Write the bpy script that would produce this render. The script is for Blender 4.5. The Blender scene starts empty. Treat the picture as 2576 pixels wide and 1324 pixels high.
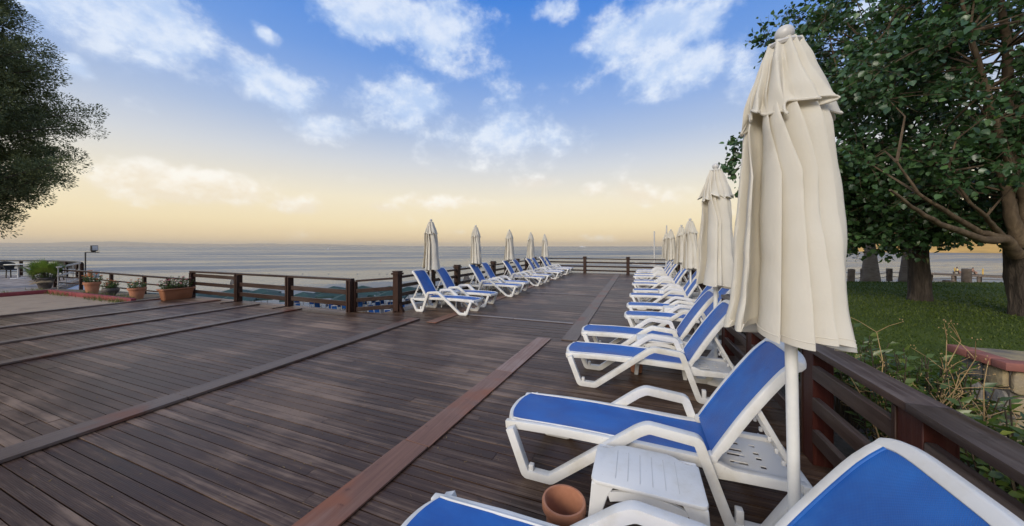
import bpy, bmesh, math, random
import numpy as np
from mathutils import Vector, Matrix, noise as mnoise

R = math.radians
scene = bpy.context.scene
COL = scene.collection

# ------------------------------------------------------------------ camera
cam_d = bpy.data.cameras.new('camera')
cam_d.sensor_width = 36.0
cam_d.lens = 36.0 * 825.0 / 2576.0
cam_d.shift_y = -42.0 / 2576.0
cam_d.clip_start = 0.05
cam_d.clip_end = 120000.0
cam = bpy.data.objects.new('camera', cam_d)
cam.location = (0, 0, 1.65)
cam.rotation_euler = (R(90), 0, R(21.02))
COL.objects.link(cam)
scene.camera = cam

# ------------------------------------------------------------------ exposure
scene.view_settings.view_transform = 'Standard'
scene.view_settings.look = 'None'
scene.view_settings.exposure = 0.0
scene.view_settings.gamma = 1.0
scene.view_settings.use_curve_mapping = False
scene.cycles.volume_bounces = 8

# ------------------------------------------------------------------ sun and sky
SUN_EL, SUN_AZ = 26.0, 196.0          # degrees; azimuth clockwise from +Y (behind the camera)
sun_d = bpy.data.lights.new('sun', 'SUN')
sun_d.energy = 2.5
sun_d.angle = R(24)
sun_d.color = (1.0, 0.91, 0.79)
sun = bpy.data.objects.new('sun', sun_d)
sdir = Vector((math.sin(R(SUN_AZ)) * math.cos(R(SUN_EL)), math.cos(R(SUN_AZ)) * math.cos(R(SUN_EL)), math.sin(R(SUN_EL))))
sun.rotation_euler = sdir.to_track_quat('Z', 'Y').to_euler()
sun.location = (0, -10, 20)
COL.objects.link(sun)


def lin(r, g, b):
    f = lambda c: (c / 255 / 12.92) if c / 255 <= 0.04045 else ((c / 255 + 0.055) / 1.055) ** 2.4
    return (f(r), f(g), f(b), 1.0)


class NT:
    """small node-tree writer"""
    def __init__(self, tree):
        self.t = tree
        tree.nodes.clear()

    def n(self, typ, **kw):
        nd = self.t.nodes.new(typ)
        for k, v in kw.items():
            if k == 'inp':
                for i, val in v.items():
                    if isinstance(val, bpy.types.NodeSocket):
                        self.t.links.new(val, nd.inputs[i])
                    else:
                        nd.inputs[i].default_value = val
            else:
                setattr(nd, k, v)
        return nd

    def m(self, op, a, b=None, c=None, clamp=False):
        nd = self.n('ShaderNodeMath', operation=op, use_clamp=clamp)
        for i, v in enumerate((a, b, c)):
            if v is None:
                continue
            if isinstance(v, bpy.types.NodeSocket):
                self.t.links.new(v, nd.inputs[i])
            else:
                nd.inputs[i].default_value = v
        return nd.outputs[0]

    def mix(self, f, a, b, blend='MIX'):
        nd = self.n('ShaderNodeMix', data_type='RGBA', blend_type=blend)
        for i, v in ((0, f), (6, a), (7, b)):
            if isinstance(v, bpy.types.NodeSocket):
                self.t.links.new(v, nd.inputs[i])
            else:
                if i == 0:
                    nd.inputs[i].default_value = v
                else:
                    nd.inputs[i].default_value = tuple(v) if len(v) == 4 else tuple(v) + (1,)
        return nd.outputs[2]

    def ramp(self, f, stops, interp='LINEAR'):
        nd = self.n('ShaderNodeValToRGB')
        nd.color_ramp.interpolation = interp
        el = nd.color_ramp.elements
        while len(el) < len(stops):
            el.new(0.5)
        for e, (p, c) in zip(el, stops):
            e.position = p
            e.color = tuple(c) if len(c) == 4 else tuple(c) + (1,)
        self.t.links.new(f, nd.inputs[0])
        return nd.outputs[0]

    def maprange(self, v, a, b, c=0.0, d=1.0, smooth=False):
        nd = self.n('ShaderNodeMapRange', interpolation_type='SMOOTHSTEP' if smooth else 'LINEAR')
        self.t.links.new(v, nd.inputs[0])
        nd.inputs[1].default_value = a; nd.inputs[2].default_value = b
        nd.inputs[3].default_value = c; nd.inputs[4].default_value = d
        return nd.outputs[0]

    def noise(self, vec, scale, detail=4, rough=0.55, dist=0.0):
        nd = self.n('ShaderNodeTexNoise', inp={'Scale': scale, 'Detail': detail, 'Roughness': rough, 'Distortion': dist})
        if vec is not None:
            self.t.links.new(vec, nd.inputs['Vector'])
        return nd.outputs[0]

    def scale(self, vec, s):
        nd = self.n('ShaderNodeVectorMath', operation='MULTIPLY')
        self.t.links.new(vec, nd.inputs[0])
        nd.inputs[1].default_value = s
        return nd.outputs[0]

    def bump(self, h, strength=0.3, dist=0.01):
        nd = self.n('ShaderNodeBump', inp={'Strength': strength, 'Distance': dist})
        self.t.links.new(h, nd.inputs['Height'])
        return nd.outputs[0]


world = bpy.data.worlds.new('World')
scene.world = world
world.use_nodes = True
W = NT(world.node_tree)
tc = W.n('ShaderNodeTexCoord')
dirv = tc.outputs['Generated']
sep = W.n('ShaderNodeSeparateXYZ', inp={0: dirv})
elev = W.m('MULTIPLY', W.m('ARCSINE', sep.outputs[2]), 180 / math.pi)
azim = W.m('MULTIPLY', W.m('ARCTAN2', sep.outputs[0], sep.outputs[1]), 180 / math.pi)
elf = W.m('DIVIDE', elev, 90.0, clamp=True)
grad = W.ramp(elf, [(0.0, lin(232, 200, 160)), (0.012, lin(242, 214, 168)), (0.040, lin(250, 230, 186)), (0.085, lin(246, 234, 206)),
                    (0.15, lin(212, 216, 222)), (0.20, lin(176, 194, 224)), (0.25, lin(146, 176, 226)), (0.31, lin(112, 156, 224)), (0.42, lin(62, 130, 220)),
                    (0.60, lin(44, 108, 196)), (1.0, lin(40, 88, 165))])
sky = W.n('ShaderNodeTexSky', sky_type='NISHITA', sun_disc=False)
sky.sun_elevation = R(SUN_EL)
sky.sun_rotation = R(SUN_AZ)
sky.air_density = 1.0
sky.dust_density = 1.2
nish = W.n('ShaderNodeVectorMath', operation='SCALE', inp={0: sky.outputs[0]})
nish.inputs['Scale'].default_value = 0.09
base = W.mix(0.92, nish.outputs[0], grad)
# clouds: groups of cumulus at their azimuth / elevation, broken up by fractal noise
BLOBS = [(-69.7,24.5,9.0,3.6,1.1),(-58.3,27.3,1.8,1.4,.9),(-58.7,21.7,7.0,3.2,.95),(-43.3,33.0,8.3,3.4,1),(-31.9,32.7,10.0,4.5,1),
         (-39.6,22.7,7.4,3.9,.95),(-51.1,17.2,5.2,2.1,.8),(-22.3,18.4,13.0,4.4,.85),(2.1,31.0,9.9,4.0,1),(5.5,26.0,7.2,3.7,.95),
         (13.9,24.3,2.2,3.5,.7),(-65.4,7.4,7.5,2.4,1.0),(-54.6,5.8,3.4,1.3,.8),(-31.9,7.8,8.0,1.3,.75),(-17.1,10.6,5.2,1.6,.75),
         (0.9,8.0,6.0,2.1,.8),(-7.3,9.7,1.8,1.2,.8),(-73.7,18.3,1.2,0.9,.8),(26.8,26.2,3.4,1.7,1),(-5.3,1.3,3.2,0.9,.75),
         (-30.5,2.4,2.2,0.7,.6),(-14.0,35.6,4.1,1.6,.9),(-43.3,6.4,3.6,0.9,.7),(-68.8,21.4,1.9,1.6,.7)]
ae = W.n('ShaderNodeCombineXYZ', inp={0: azim, 1: elev})
wn = W.n('ShaderNodeTexNoise', inp={'Scale': 7.0, 'Detail': 3.0})
W.t.links.new(dirv, wn.inputs['Vector'])
wv = W.n('ShaderNodeVectorMath', operation='MULTIPLY_ADD', inp={0: wn.outputs['Color'], 1: (5.0, 2.6, 0), 2: ae.outputs[0]})
wv2 = W.n('ShaderNodeVectorMath', operation='SUBTRACT', inp={0: wv.outputs[0], 1: (2.5, 1.3, 0)})
mask = None
for a, e, sa, se, st in BLOBS:
    d = W.n('ShaderNodeVectorMath', operation='SUBTRACT', inp={0: wv2.outputs[0], 1: (a, e, 0)})
    s = W.n('ShaderNodeVectorMath', operation='MULTIPLY', inp={0: d.outputs[0], 1: (1 / (sa * 1.4), 1 / (se * 1.45), 0)})
    l = W.n('ShaderNodeVectorMath', operation='LENGTH', inp={0: s.outputs[0]})
    v = W.m('MULTIPLY_ADD', l.outputs['Value'], -st, st)
    mask = v if mask is None else W.m('SMOOTH_MAX', mask, v, 0.12)
# added cloud cover outside the view, thickened to whiten the skylight
far_n = W.noise(W.scale(dirv, (1.0, 1.0, 2.4)), 2.3, 3)
beyond = W.m('GREATER_THAN', W.m('ABSOLUTE', W.m('ADD', azim, 21.0)), 62.0)
gen = W.m('MULTIPLY', W.maprange(far_n, 0.40, 0.58, -0.2, 0.9), beyond)
high = W.m('GREATER_THAN', elev, 40.0)
gen = W.m('MAXIMUM', gen, W.m('MULTIPLY', W.maprange(far_n, 0.40, 0.58, -0.2, 0.9), high))
mask = W.m('MAXIMUM', mask, gen)
cdir = W.scale(dirv, (1.0, 1.0, 1.35))
n1 = W.noise(cdir, 7.5, 12, 0.62, 0.0)
dens = W.m('ADD', W.m('MULTIPLY', W.m('MAXIMUM', W.m('MINIMUM', mask, 0.75), -0.6), 1.25), W.m('MULTIPLY_ADD', n1, 2.3, -1.30))
dens = W.maprange(dens, 0.0, 0.68, 0.0, 1.0, True)
# lit tops: compare density with noise a little higher up
up = W.n('ShaderNodeVectorMath', operation='ADD', inp={0: cdir, 1: (0, 0, 0.035)})
n2 = W.noise(up.outputs[0], 7.5, 6, 0.58, 0.0)
lit = W.maprange(W.m('SUBTRACT', n1, n2), -0.12, 0.14, 0.0, 1.0, True)
low_c = W.mix(lit, lin(240, 228, 206), lin(255, 251, 242))
hi_c = W.mix(lit, lin(186, 208, 241), lin(228, 237, 250))
hsel = W.maprange(elev, 7.0, 20.0, 0, 1, True)
ccol = W.mix(hsel, low_c, hi_c)
opac = W.m('MULTIPLY', dens, W.maprange(elev, 0.3, 6.0, 0.60, 0.86))
skyc = W.mix(opac, base, ccol)
# below the horizon: dim ground bounce
grnd = W.m('GREATER_THAN', sep.outputs[2], -0.004)
skyc = W.mix(grnd, lin(120, 112, 104), skyc)
bg = W.n('ShaderNodeBackground', inp={'Color': skyc, 'Strength': 1.06})
wo = W.n('ShaderNodeOutputWorld', inp={'Surface': bg.outputs[0]})
world.cycles.sampling_method = 'MANUAL'
world.cycles.sample_map_resolution = 512

# ------------------------------------------------------------------ helpers
def tag(o, label=None, cat=None, group=None, kind=None):
    if label: o['label'] = label
    if cat: o['category'] = cat
    if group: o['group'] = group
    if kind: o['kind'] = kind
    return o


def empty(name, loc=(0, 0, 0), rz=0.0):
    o = bpy.data.objects.new(name, None)
    o.location = loc
    o.rotation_euler = (0, 0, rz)
    o.empty_display_size = 0.1
    COL.objects.link(o)
    return o


def link_mesh(name, me, mat, parent=None, loc=None):
    o = bpy.data.objects.new(name, me)
    if mat is not None and not me.materials:
        me.materials.append(mat)
    if parent is not None:
        o.parent = parent
    if loc is not None:
        o.location = loc
    COL.objects.link(o)
    return o


def copy_tree(o, parent=None):
    c = o.copy()
    COL.objects.link(c)
    c.parent = parent
    for ch in list(o.children):
        copy_tree(ch, c)
    return c


class MB:
    def __init__(self):
        self.v, self.f = [], []

    def add(self, vs, fs):
        b = len(self.v)
        self.v += [tuple(p) for p in vs]
        self.f += [tuple(b + i for i in f) for f in fs]
        return self

    def box(self, c, s, rot=None):
        hx, hy, hz = s[0] / 2, s[1] / 2, s[2] / 2
        vs = [Vector((x, y, z)) for x in (-hx, hx) for y in (-hy, hy) for z in (-hz, hz)]
        if rot is not None:
            vs = [rot @ p for p in vs]
        c = Vector(c)
        return self.add([p + c for p in vs], [(0, 1, 3, 2), (4, 6, 7, 5), (0, 4, 5, 1), (2, 3, 7, 6), (0, 2, 6, 4), (1, 5, 7, 3)])

    def beam(self, p0, p1, w, h):
        """square bar between two points; w horizontal, h vertical"""
        p0, p1 = Vector(p0), Vector(p1)
        d = (p1 - p0)
        L = d.length
        d.normalize()
        up = Vector((0, 0, 1)) if abs(d.z) < 0.95 else Vector((0, 1, 0))
        s = d.cross(up).normalized()
        u = s.cross(d).normalized()
        M = Matrix((d, s, u)).transposed()
        return self.box((p0 + p1) / 2, (L, w, h), M)

    def tube(self, pts, rad, n=8, caps=True):
        pts = [Vector(p) for p in pts]
        if not isinstance(rad, (list, tuple)):
            rad = [rad] * len(pts)
        rings = []
        ref = None
        for i, p in enumerate(pts):
            d = (pts[min(i + 1, len(pts) - 1)] - pts[max(i - 1, 0)]).normalized()
            if ref is None:
                ref = d.orthogonal().normalized()
            else:
                ref = (ref - d * ref.dot(d))
                ref = ref.normalized() if ref.length > 1e-6 else d.orthogonal().normalized()
            b = d.cross(ref)
            rings.append([p + (ref * math.cos(2 * math.pi * k / n) + b * math.sin(2 * math.pi * k / n)) * rad[i] for k in range(n)])
        vs = [q for r in rings for q in r]
        fs = []
        for i in range(len(rings) - 1):
            for k in range(n):
                a, b2 = i * n + k, i * n + (k + 1) % n
                fs.append((a, b2, b2 + n, a + n))
        if caps:
            fs.append(tuple(reversed(range(n))))
            fs.append(tuple((len(rings) - 1) * n + k for k in range(n)))
        return self.add(vs, fs)

    def lathe(self, prof, n=24, c=(0, 0, 0)):
        cx, cy, cz = c
        vs, fs = [], []
        for r, z in prof:
            for k in range(n):
                a = 2 * math.pi * k / n
                vs.append((cx + r * math.cos(a), cy + r * math.sin(a), cz + z))
        for i in range(len(prof) - 1):
            for k in range(n):
                a, b = i * n + k, i * n + (k + 1) % n
                fs.append((a, b, b + n, a + n))
        if prof[0][0] > 1e-5: fs.append(tuple(reversed(range(n))))
        if prof[-1][0] > 1e-5: fs.append(tuple((len(prof) - 1) * n + k for k in range(n)))
        return self.add(vs, fs)

    def prism(self, poly, z0, z1):
        n = len(poly)
        vs = [(x, y, z0) for x, y in poly] + [(x, y, z1) for x, y in poly]
        fs = [tuple(reversed(range(n))), tuple(range(n, 2 * n))]
        fs += [(i, (i + 1) % n, n + (i + 1) % n, n + i) for i in range(n)]
        return self.add(vs, fs)

    def ribbon(self, path, w, y0, y1):
        """closed bar following a path in the xz plane, in-plane width w, from y0 to y1"""
        P = [Vector((p[0], p[1])) for p in path]
        L, Rr = [], []
        for i, p in enumerate(P):
            a = (P[i] - P[i - 1]).normalized() if i > 0 else None
            b = (P[i + 1] - P[i]).normalized() if i < len(P) - 1 else None
            t = (a + b).normalized() if a is not None and b is not None else (a if b is None else b)
            nrm = Vector((-t.y, t.x))
            k = 1.0
            if a is not None and b is not None:
                k = 1 / max(0.5, nrm.dot(Vector((-a.y, a.x))))
            ww = (w[i] if isinstance(w, (list, tuple)) else w) / 2 * k
            L.append(p + nrm * ww)
            Rr.append(p - nrm * ww)
        n = len(P)
        vs = [(q.x, y0, q.y) for q in L] + [(q.x, y0, q.y) for q in Rr] + [(q.x, y1, q.y) for q in L] + [(q.x, y1, q.y) for q in Rr]
        fs = []
        for i in range(n - 1):
            fs += [(i, i + 1, n + i + 1, n + i), (2 * n + i, 3 * n + i, 3 * n + i + 1, 2 * n + i + 1),
                   (i, 2 * n + i, 2 * n + i + 1, i + 1), (n + i, n + i + 1, 3 * n + i + 1, 3 * n + i)]
        fs += [(0, n, 3 * n, 2 * n), (n - 1, 3 * n - 1, 4 * n - 1, 2 * n - 1)]
        return self.add(vs, fs)

    def mesh(self, name, bevel=0.0, smooth=False, seg=2, ang=30):
        bm = bmesh.new()
        vv = [bm.verts.new(p) for p in self.v]
        for f in self.f:
            try:
                bm.faces.new([vv[i] for i in f])
            except ValueError:
                pass
        bmesh.ops.recalc_face_normals(bm, faces=bm.faces)
        if bevel > 0:
            ed = [e for e in bm.edges if len(e.link_faces) == 2 and e.calc_face_angle(0) > R(ang)]
            bmesh.ops.bevel(bm, geom=ed, offset=bevel, segments=seg, profile=0.5, affect='EDGES', clamp_overlap=True)
        me = bpy.data.meshes.new(name)
        bm.to_mesh(me)
        bm.free()
        if smooth or bevel > 0:
            me.polygons.foreach_set('use_smooth', [True] * len(me.polygons))
            me.set_sharp_from_angle(angle=R(42))
        return me

    def build(self, name, mat, parent=None, bevel=0.0, smooth=False, seg=2, loc=None, ang=30):
        return link_mesh(name, self.mesh(name, bevel, smooth, seg, ang), mat, parent, loc)


def round_path(pts, r, n=4):
    pts = [Vector(p) for p in pts]
    out = [pts[0]]
    for i in range(1, len(pts) - 1):
        p, a, b = pts[i], pts[i - 1], pts[i + 1]
        rr = min(r, (a - p).length * 0.45, (b - p).length * 0.45)
        s, e = p + (a - p).normalized() * rr, p + (b - p).normalized() * rr
        for k in range(n + 1):
            t = k / n
            out.append(s * (1 - t) ** 2 + p * 2 * t * (1 - t) + e * t * t)
    out.append(pts[-1])
    return [tuple(p) for p in out]


def mesh_arrays(name, verts, faces, smooth=False, attr=None):
    """verts (N,3), faces (M,k) all of the same size k; attr: float per vertex"""
    me = bpy.data.meshes.new(name)
    verts = np.asarray(verts, dtype=np.float32)
    faces = np.asarray(faces, dtype=np.int32)
    m, k = faces.shape
    me.vertices.add(len(verts))
    me.vertices.foreach_set('co', verts.ravel())
    me.loops.add(m * k)
    me.loops.foreach_set('vertex_index', faces.ravel())
    me.polygons.add(m)
    me.polygons.foreach_set('loop_start', np.arange(0, m * k, k, dtype=np.int32))
    me.polygons.foreach_set('loop_total', np.full(m, k, dtype=np.int32))
    if smooth:
        me.polygons.foreach_set('use_smooth', np.ones(m, dtype=bool))
    if attr is not None:
        a = me.attributes.new('tint', 'FLOAT', 'POINT')
        a.data.foreach_set('value', np.asarray(attr, dtype=np.float32))
    me.update()
    me.validate()
    return me


# ------------------------------------------------------------------ materials
MATS = {}


def new_mat(name):
    m = bpy.data.materials.new(name)
    m.use_nodes = True
    MATS[name] = m
    return m, NT(m.node_tree)


def finish(T, color, rough=0.5, normal=None, spec=0.5, **kw):
    p = T.n('ShaderNodeBsdfPrincipled')
    for k, v in (('Base Color', color), ('Roughness', rough), ('Specular IOR Level', spec), *kw.items()):
        if isinstance(v, bpy.types.NodeSocket):
            T.t.links.new(v, p.inputs[k])
        else:
            p.inputs[k].default_value = (tuple(v) + (1,)) if isinstance(v, tuple) and len(v) == 3 else v
    if normal is not None:
        T.t.links.new(normal, p.inputs['Normal'])
    T.n('ShaderNodeOutputMaterial', inp={'Surface': p.outputs[0]})
    return p


def wood_mat(name, dark, mid, pale, axis, rough=0.42, worn=0.5, grooves=0.0, world=True, red=None, bstr=0.35, spec=.22):
    m, T = new_mat(name)
    geo = T.n('ShaderNodeNewGeometry')
    tcn = T.n('ShaderNodeTexCoord')
    oi = T.n('ShaderNodeObjectInfo')
    pos = geo.outputs['Position'] if world else tcn.outputs['Object']
    rnd = T.m('FRACT', T.m('ADD', oi.outputs['Random'], T.m('MULTIPLY', geo.outputs['Random Per Island'], 3.7)))
    off = T.n('ShaderNodeCombineXYZ', inp={0: T.m('MULTIPLY', rnd, 37.0), 1: T.m('MULTIPLY', rnd, 11.0), 2: T.m('MULTIPLY', rnd, 5.0)})
    p2 = T.n('ShaderNodeVectorMath', operation='ADD', inp={0: pos, 1: off.outputs[0]}).outputs[0]
    st = {'X': (1.1, 30, 30), 'Y': (30, 1.1, 30), 'Z': (30, 30, 1.1)}[axis]
    grain = T.noise(T.scale(p2, st), 1.0, 7, 0.62, 0.35)
    fine = T.noise(T.scale(p2, tuple(q * 4 for q in st)), 1.0, 4, 0.6)
    big = T.noise(pos, 0.7, 5, 0.6)
    spot = T.noise(pos, 9.0, 5, 0.65)
    f = T.m('ADD', T.m('ADD', T.m('MULTIPLY', grain, 0.55), T.m('MULTIPLY', fine, 0.30)), T.m('MULTIPLY_ADD', rnd, 0.13, 0.0))
    col = T.ramp(f, [(0.22, dark), (0.5, mid), (0.85, pale)])
    wear = T.m('MULTIPLY', T.maprange(T.m('ADD', big, T.m('MULTIPLY', grain, 0.45)), 0.66, 0.92, 0, 1, True), worn)
    wear = T.m('MULTIPLY', wear, T.maprange(rnd, 0.25, 0.9, 0.35, 1.0))
    col = T.mix(wear, col, pale)
    if red is not None:
        col = T.mix(T.maprange(T.noise(pos, 1.1, 4, 0.6), 0.5, 0.66, 0, 0.9, True), col, red)
    col = T.mix(T.maprange(spot, 0.62, 0.72, 0, 0.55, True), col, tuple(c * 0.45 for c in dark))
    h = T.m('ADD', T.m('MULTIPLY', grain, 0.6), T.m('MULTIPLY', fine, 0.4))
    if grooves > 0:
        ax = {'X': 1, 'Y': 0, 'Z': 0}[axis]
        sp = T.n('ShaderNodeSeparateXYZ', inp={0: pos})
        gv = T.m('SINE', T.m('MULTIPLY', sp.outputs[ax], 2 * math.pi / 0.009))
        h = T.m('ADD', h, T.m('MULTIPLY', gv, grooves))
    rg = T.m('ADD', T.m('MULTIPLY', grain, 0.25), T.m('MULTIPLY_ADD', big, 0.25, rough - 0.25))
    finish(T, col, rg, T.bump(h, bstr, 0.006), spec)
    return m


def noisy_mat(name, c1, c2, scale=4.0, rough=0.6, bump=0.1, bdist=0.01, c3=None, spec=0.5, coord='Object', detail=5, rnd=0.0, **kw):
    m, T = new_mat(name)
    tcn = T.n('ShaderNodeTexCoord')
    pos = tcn.outputs[coord] if coord != 'World' else T.n('ShaderNodeNewGeometry').outputs['Position']
    nz = T.noise(pos, scale, detail, 0.6)
    if rnd > 0:
        oi = T.n('ShaderNodeObjectInfo')
        nz = T.m('ADD', nz, T.m('MULTIPLY_ADD', oi.outputs['Random'], rnd, -rnd / 2))
    st = [(0.3, c1), (0.7, c2)]
    if c3 is not None:
        st = [(0.25, c1), (0.5, c2), (0.75, c3)]
    col = T.ramp(nz, st)
    fine = T.noise(pos, scale * 7, 4, 0.6)
    finish(T, col, rough, T.bump(fine, bump, bdist) if bump > 0 else None, spec, **kw)
    return m


M_PLANK = wood_mat('deck wood', (.023, .0112, .0062), (.058, .0295, .0165), (.26, .172, .115), 'X', 0.43, 1.0, 0.05, spec=.28)
M_BATTEN = wood_mat('batten wood', (.062, .042, .032), (.125, .088, .068), (.25, .20, .165), 'Y', 0.42, 0.5, 0.0, red=(.16, .055, .028))
M_BATTENR = wood_mat('rust stained batten wood', (.11, .052, .033), (.21, .105, .068), (.34, .25, .21), 'Y', 0.40, 0.8, 0.0, red=(.25, .090, .042))
M_BATTENX = wood_mat('pale batten wood', (.13, .11, .10), (.22, .185, .165), (.32, .28, .26), 'X', 0.5, 0.5)
M_RAILX = wood_mat('rail wood along x', (.015, .008, .006), (.038, .020, .014), (.095, .07, .06), 'X', 0.38, 0.35)
M_RAILY = wood_mat('rail wood along y', (.020, .011, .008), (.052, .031, .024), (.17, .135, .115), 'Y', 0.40, 0.55)
M_POST = wood_mat('post wood', (.016, .0075, .0055), (.038, .018, .012), (.075, .045, .034), 'Z', 0.42, 0.2)
M_REDPOST = wood_mat('red stained post wood', (.026, .0065, .0045), (.052, .0125, .009), (.09, .04, .025), 'Z', 0.4, 0.2)
M_DARK = noisy_mat('dark underside', (.012, .009, .008), (.02, .015, .012), 3, 0.9, 0)

# white plastic
m, T = new_mat('white plastic')
tcn = T.n('ShaderNodeTexCoord')
oi = T.n('ShaderNodeObjectInfo')
pv = T.n('ShaderNodeVectorMath', operation='ADD', inp={0: tcn.outputs['Object'], 1: oi.outputs['Location']}).outputs[0]
dirt = T.noise(pv, 3.2, 6, 0.65)
sm = T.noise(pv, 38, 3, 0.7)
col = T.mix(T.maprange(dirt, 0.45, 0.72, 0, 0.75, True), (.69, .675, .635), (.53, .49, .40))
col = T.mix(T.maprange(sm, 0.68, 0.78, 0, 0.45, True), col, (.33, .29, .24))
finish(T, col, T.maprange(dirt, 0.3, 0.7, 0.28, 0.5), T.bump(T.noise(pv, 220, 2), 0.08, 0.002), 0.5)
M_WHITE = m

# blue sling mesh
m, T = new_mat('blue sling fabric')
tcn = T.n('ShaderNodeTexCoord')
oi = T.n('ShaderNodeObjectInfo')
geo = T.n('ShaderNodeNewGeometry')
pv = T.n('ShaderNodeVectorMath', operation='ADD', inp={0: tcn.outputs['Object'], 1: oi.outputs['Location']}).outputs[0]
sp = T.n('ShaderNodeSeparateXYZ', inp={0: tcn.outputs['UV']})
wx = T.m('SINE', T.m('MULTIPLY', sp.outputs[0], 2 * math.pi / 0.0062))
wy = T.m('SINE', T.m('MULTIPLY', sp.outputs[1], 2 * math.pi / 0.0062))
weave = T.m('MULTIPLY', wx, wy)
cl = T.noise(T.scale(pv, (2, 3, 3)), 1.5, 6, 0.6)
col = T.mix(T.maprange(cl, 0.35, 0.72), (.004, .070, .30), (.012, .135, .46))
col = T.mix(T.maprange(weave, 0.2, 1.0, 0, 0.3), col, (.004, .03, .20))
col = T.mix(T.maprange(T.noise(T.scale(pv, (1.2, 5, 5)), 2.0, 6, 0.7), 0.50, 0.78, 0, 0.25, True), col, (.07, .22, .50))
col = T.mix(T.maprange(T.noise(pv, 14, 5, 0.7), 0.60, 0.75, 0, 0.45, True), col, (.008, .05, .22))
finish(T, col, T.maprange(cl, 0.3, 0.7, 0.38, 0.52), T.bump(weave, 0.35, 0.0012), 0.5)
M_BLUE = m

# umbrella canvas
m, T = new_mat('cream canvas')
tcn = T.n('ShaderNodeTexCoord')
po = tcn.outputs['Object']
big = T.noise(po, 1.6, 5, 0.6)
wr = T.noise(T.scale(po, (11, 11, 7)), 1.0, 6, 0.55, 0.6)
cr = T.noise(T.scale(po, (4, 4, 11)), 1.3, 5, 0.6, 1.3)
thr = T.noise(T.scale(po, (420, 420, 420)), 1.0, 1)
col = T.mix(T.maprange(big, 0.32, 0.7), (.80, .765, .67), (.74, .70, .60))
col = T.mix(T.maprange(wr, 0.58, 0.78, 0, 0.35, True), col, (.55, .49, .37))
h = T.m('ADD', T.m('MULTIPLY', wr, 0.7), T.m('MULTIPLY', T.noise(T.scale(po, (5, 5, 4)), 1.0, 3, 0.5, 1.5), 0.5))
h = T.m('ADD', h, T.m('MULTIPLY', thr, 0.03))
nb = T.bump(h, 0.40, 0.012)
pb = finish(T, col, 0.85, nb, 0.2)
tr = T.n('ShaderNodeBsdfTranslucent', inp={'Color': (.84, .74, .54, 1), 'Normal': nb})
mx = T.n('ShaderNodeMixShader', inp={0: 0.28, 1: pb.outputs[0], 2: tr.outputs[0]})
outn = [q for q in T.t.nodes if q.type == 'OUTPUT_MATERIAL'][0]
T.t.links.new(mx.outputs[0], outn.inputs[0])
M_CANVAS = m

M_POLE = noisy_mat('white painted pole', (.66, .64, .58), (.78, .77, .72), 5, 0.35, 0.03)
M_FINIAL = noisy_mat('grey plastic finial', (.45, .43, .40), (.58, .56, .52), 6, 0.35, 0.03)
M_TERRA = noisy_mat('terracotta', (.33, .125, .06), (.44, .19, .10), 5, 0.7, 0.12, 0.004, c3=(.36, .155, .085), rnd=0.2)
M_TROUGH = noisy_mat('brown terracotta plastic', (.30, .12, .058), (.38, .165, .085), 3, 0.5, 0.06, 0.003)
M_DARKPOT = noisy_mat('dark glazed pot', (.055, .045, .04), (.115, .095, .085), 6, 0.5, 0.1, 0.004)
M_SOIL = noisy_mat('potting soil', (.02, .014, .01), (.07, .05, .035), 25, 0.95, 0.6, 0.02)
M_METAL = noisy_mat('dark metal', (.02, .02, .02), (.04, .038, .036), 8, 0.45, 0.05)
M_GALV = noisy_mat('pale grey metal', (.45, .45, .45), (.6, .6, .6), 8, 0.4, 0.05)
M_RED = noisy_mat('red painted kerb', (.16, .018, .022), (.26, .040, .044), 5, 0.6, 0.2, 0.005)
M_SAND = noisy_mat('sand', (.21, .15, .10), (.33, .245, .165), 1.6, 0.95, 0.5, 0.03, coord='World', c3=(.26, .19, .125))
M_PAVE = noisy_mat('stone paver', (.20, .17, .155), (.33, .285, .26), 3, 0.75, 0.2, 0.01, rnd=0.5)
M_WALLW = noisy_mat('white rendered wall', (.55, .58, .66), (.70, .72, .78), 1.5, 0.8, 0.1, 0.01)
M_WICKER = noisy_mat('dark wicker', (.012, .011, .011), (.035, .032, .030), 40, 0.6, 0.5, 0.01)
M_TABLE = noisy_mat('cream table top', (.62, .58, .46), (.72, .68, .56), 4, 0.4, 0.02)
M_BRICKC = noisy_mat('red cap brick', (.20, .062, .042), (.31, .11, .075), 7, 0.7, 0.3, 0.006, c3=(.24, .09, .07), rnd=0.4)
M_STONE = noisy_mat('ochre wall stone', (.15, .125, .095), (.34, .26, .135), 3.2, 0.85, 0.6, 0.02, c3=(.26, .215, .16), rnd=0.5)
M_STONEG = noisy_mat('grey wall stone', (.13, .12, .105), (.26, .235, .20), 4, 0.85, 0.6, 0.02, c3=(.19, .165, .135), rnd=0.5)
M_MORTAR = noisy_mat('mortar', (.09, .08, .07), (.17, .15, .13), 12, 0.95, 0.5, 0.01)
M_PILE = noisy_mat('weathered pile wood', (.10, .075, .055), (.22, .17, .13), 6, 0.9, 0.6, 0.03)
M_ROPE = noisy_mat('rope', (.08, .07, .06), (.15, .13, .11), 30, 0.9, 0.3)
M_GREENCANVAS = noisy_mat('dark green canvas', (.010, .034, .029), (.022, .060, .051), 1.5, 0.8, 0.1, 0.02, rnd=0.3)
M_FLAG = noisy_mat('dark grey flag cloth', (.05, .045, .045), (.095, .088, .085), 3, 0.8, 0.1)
M_GOLD = noisy_mat('gold print', (.55, .40, .17), (.68, .52, .25), 6, 0.6, 0)
M_PAPER = noisy_mat('pale print', (.55, .5, .62), (.7, .66, .74), 9, 0.7, 0)
M_STEM = noisy_mat('plant stem', (.035, .026, .014), (.07, .05, .026), 10, 0.8, 0.1)
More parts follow.
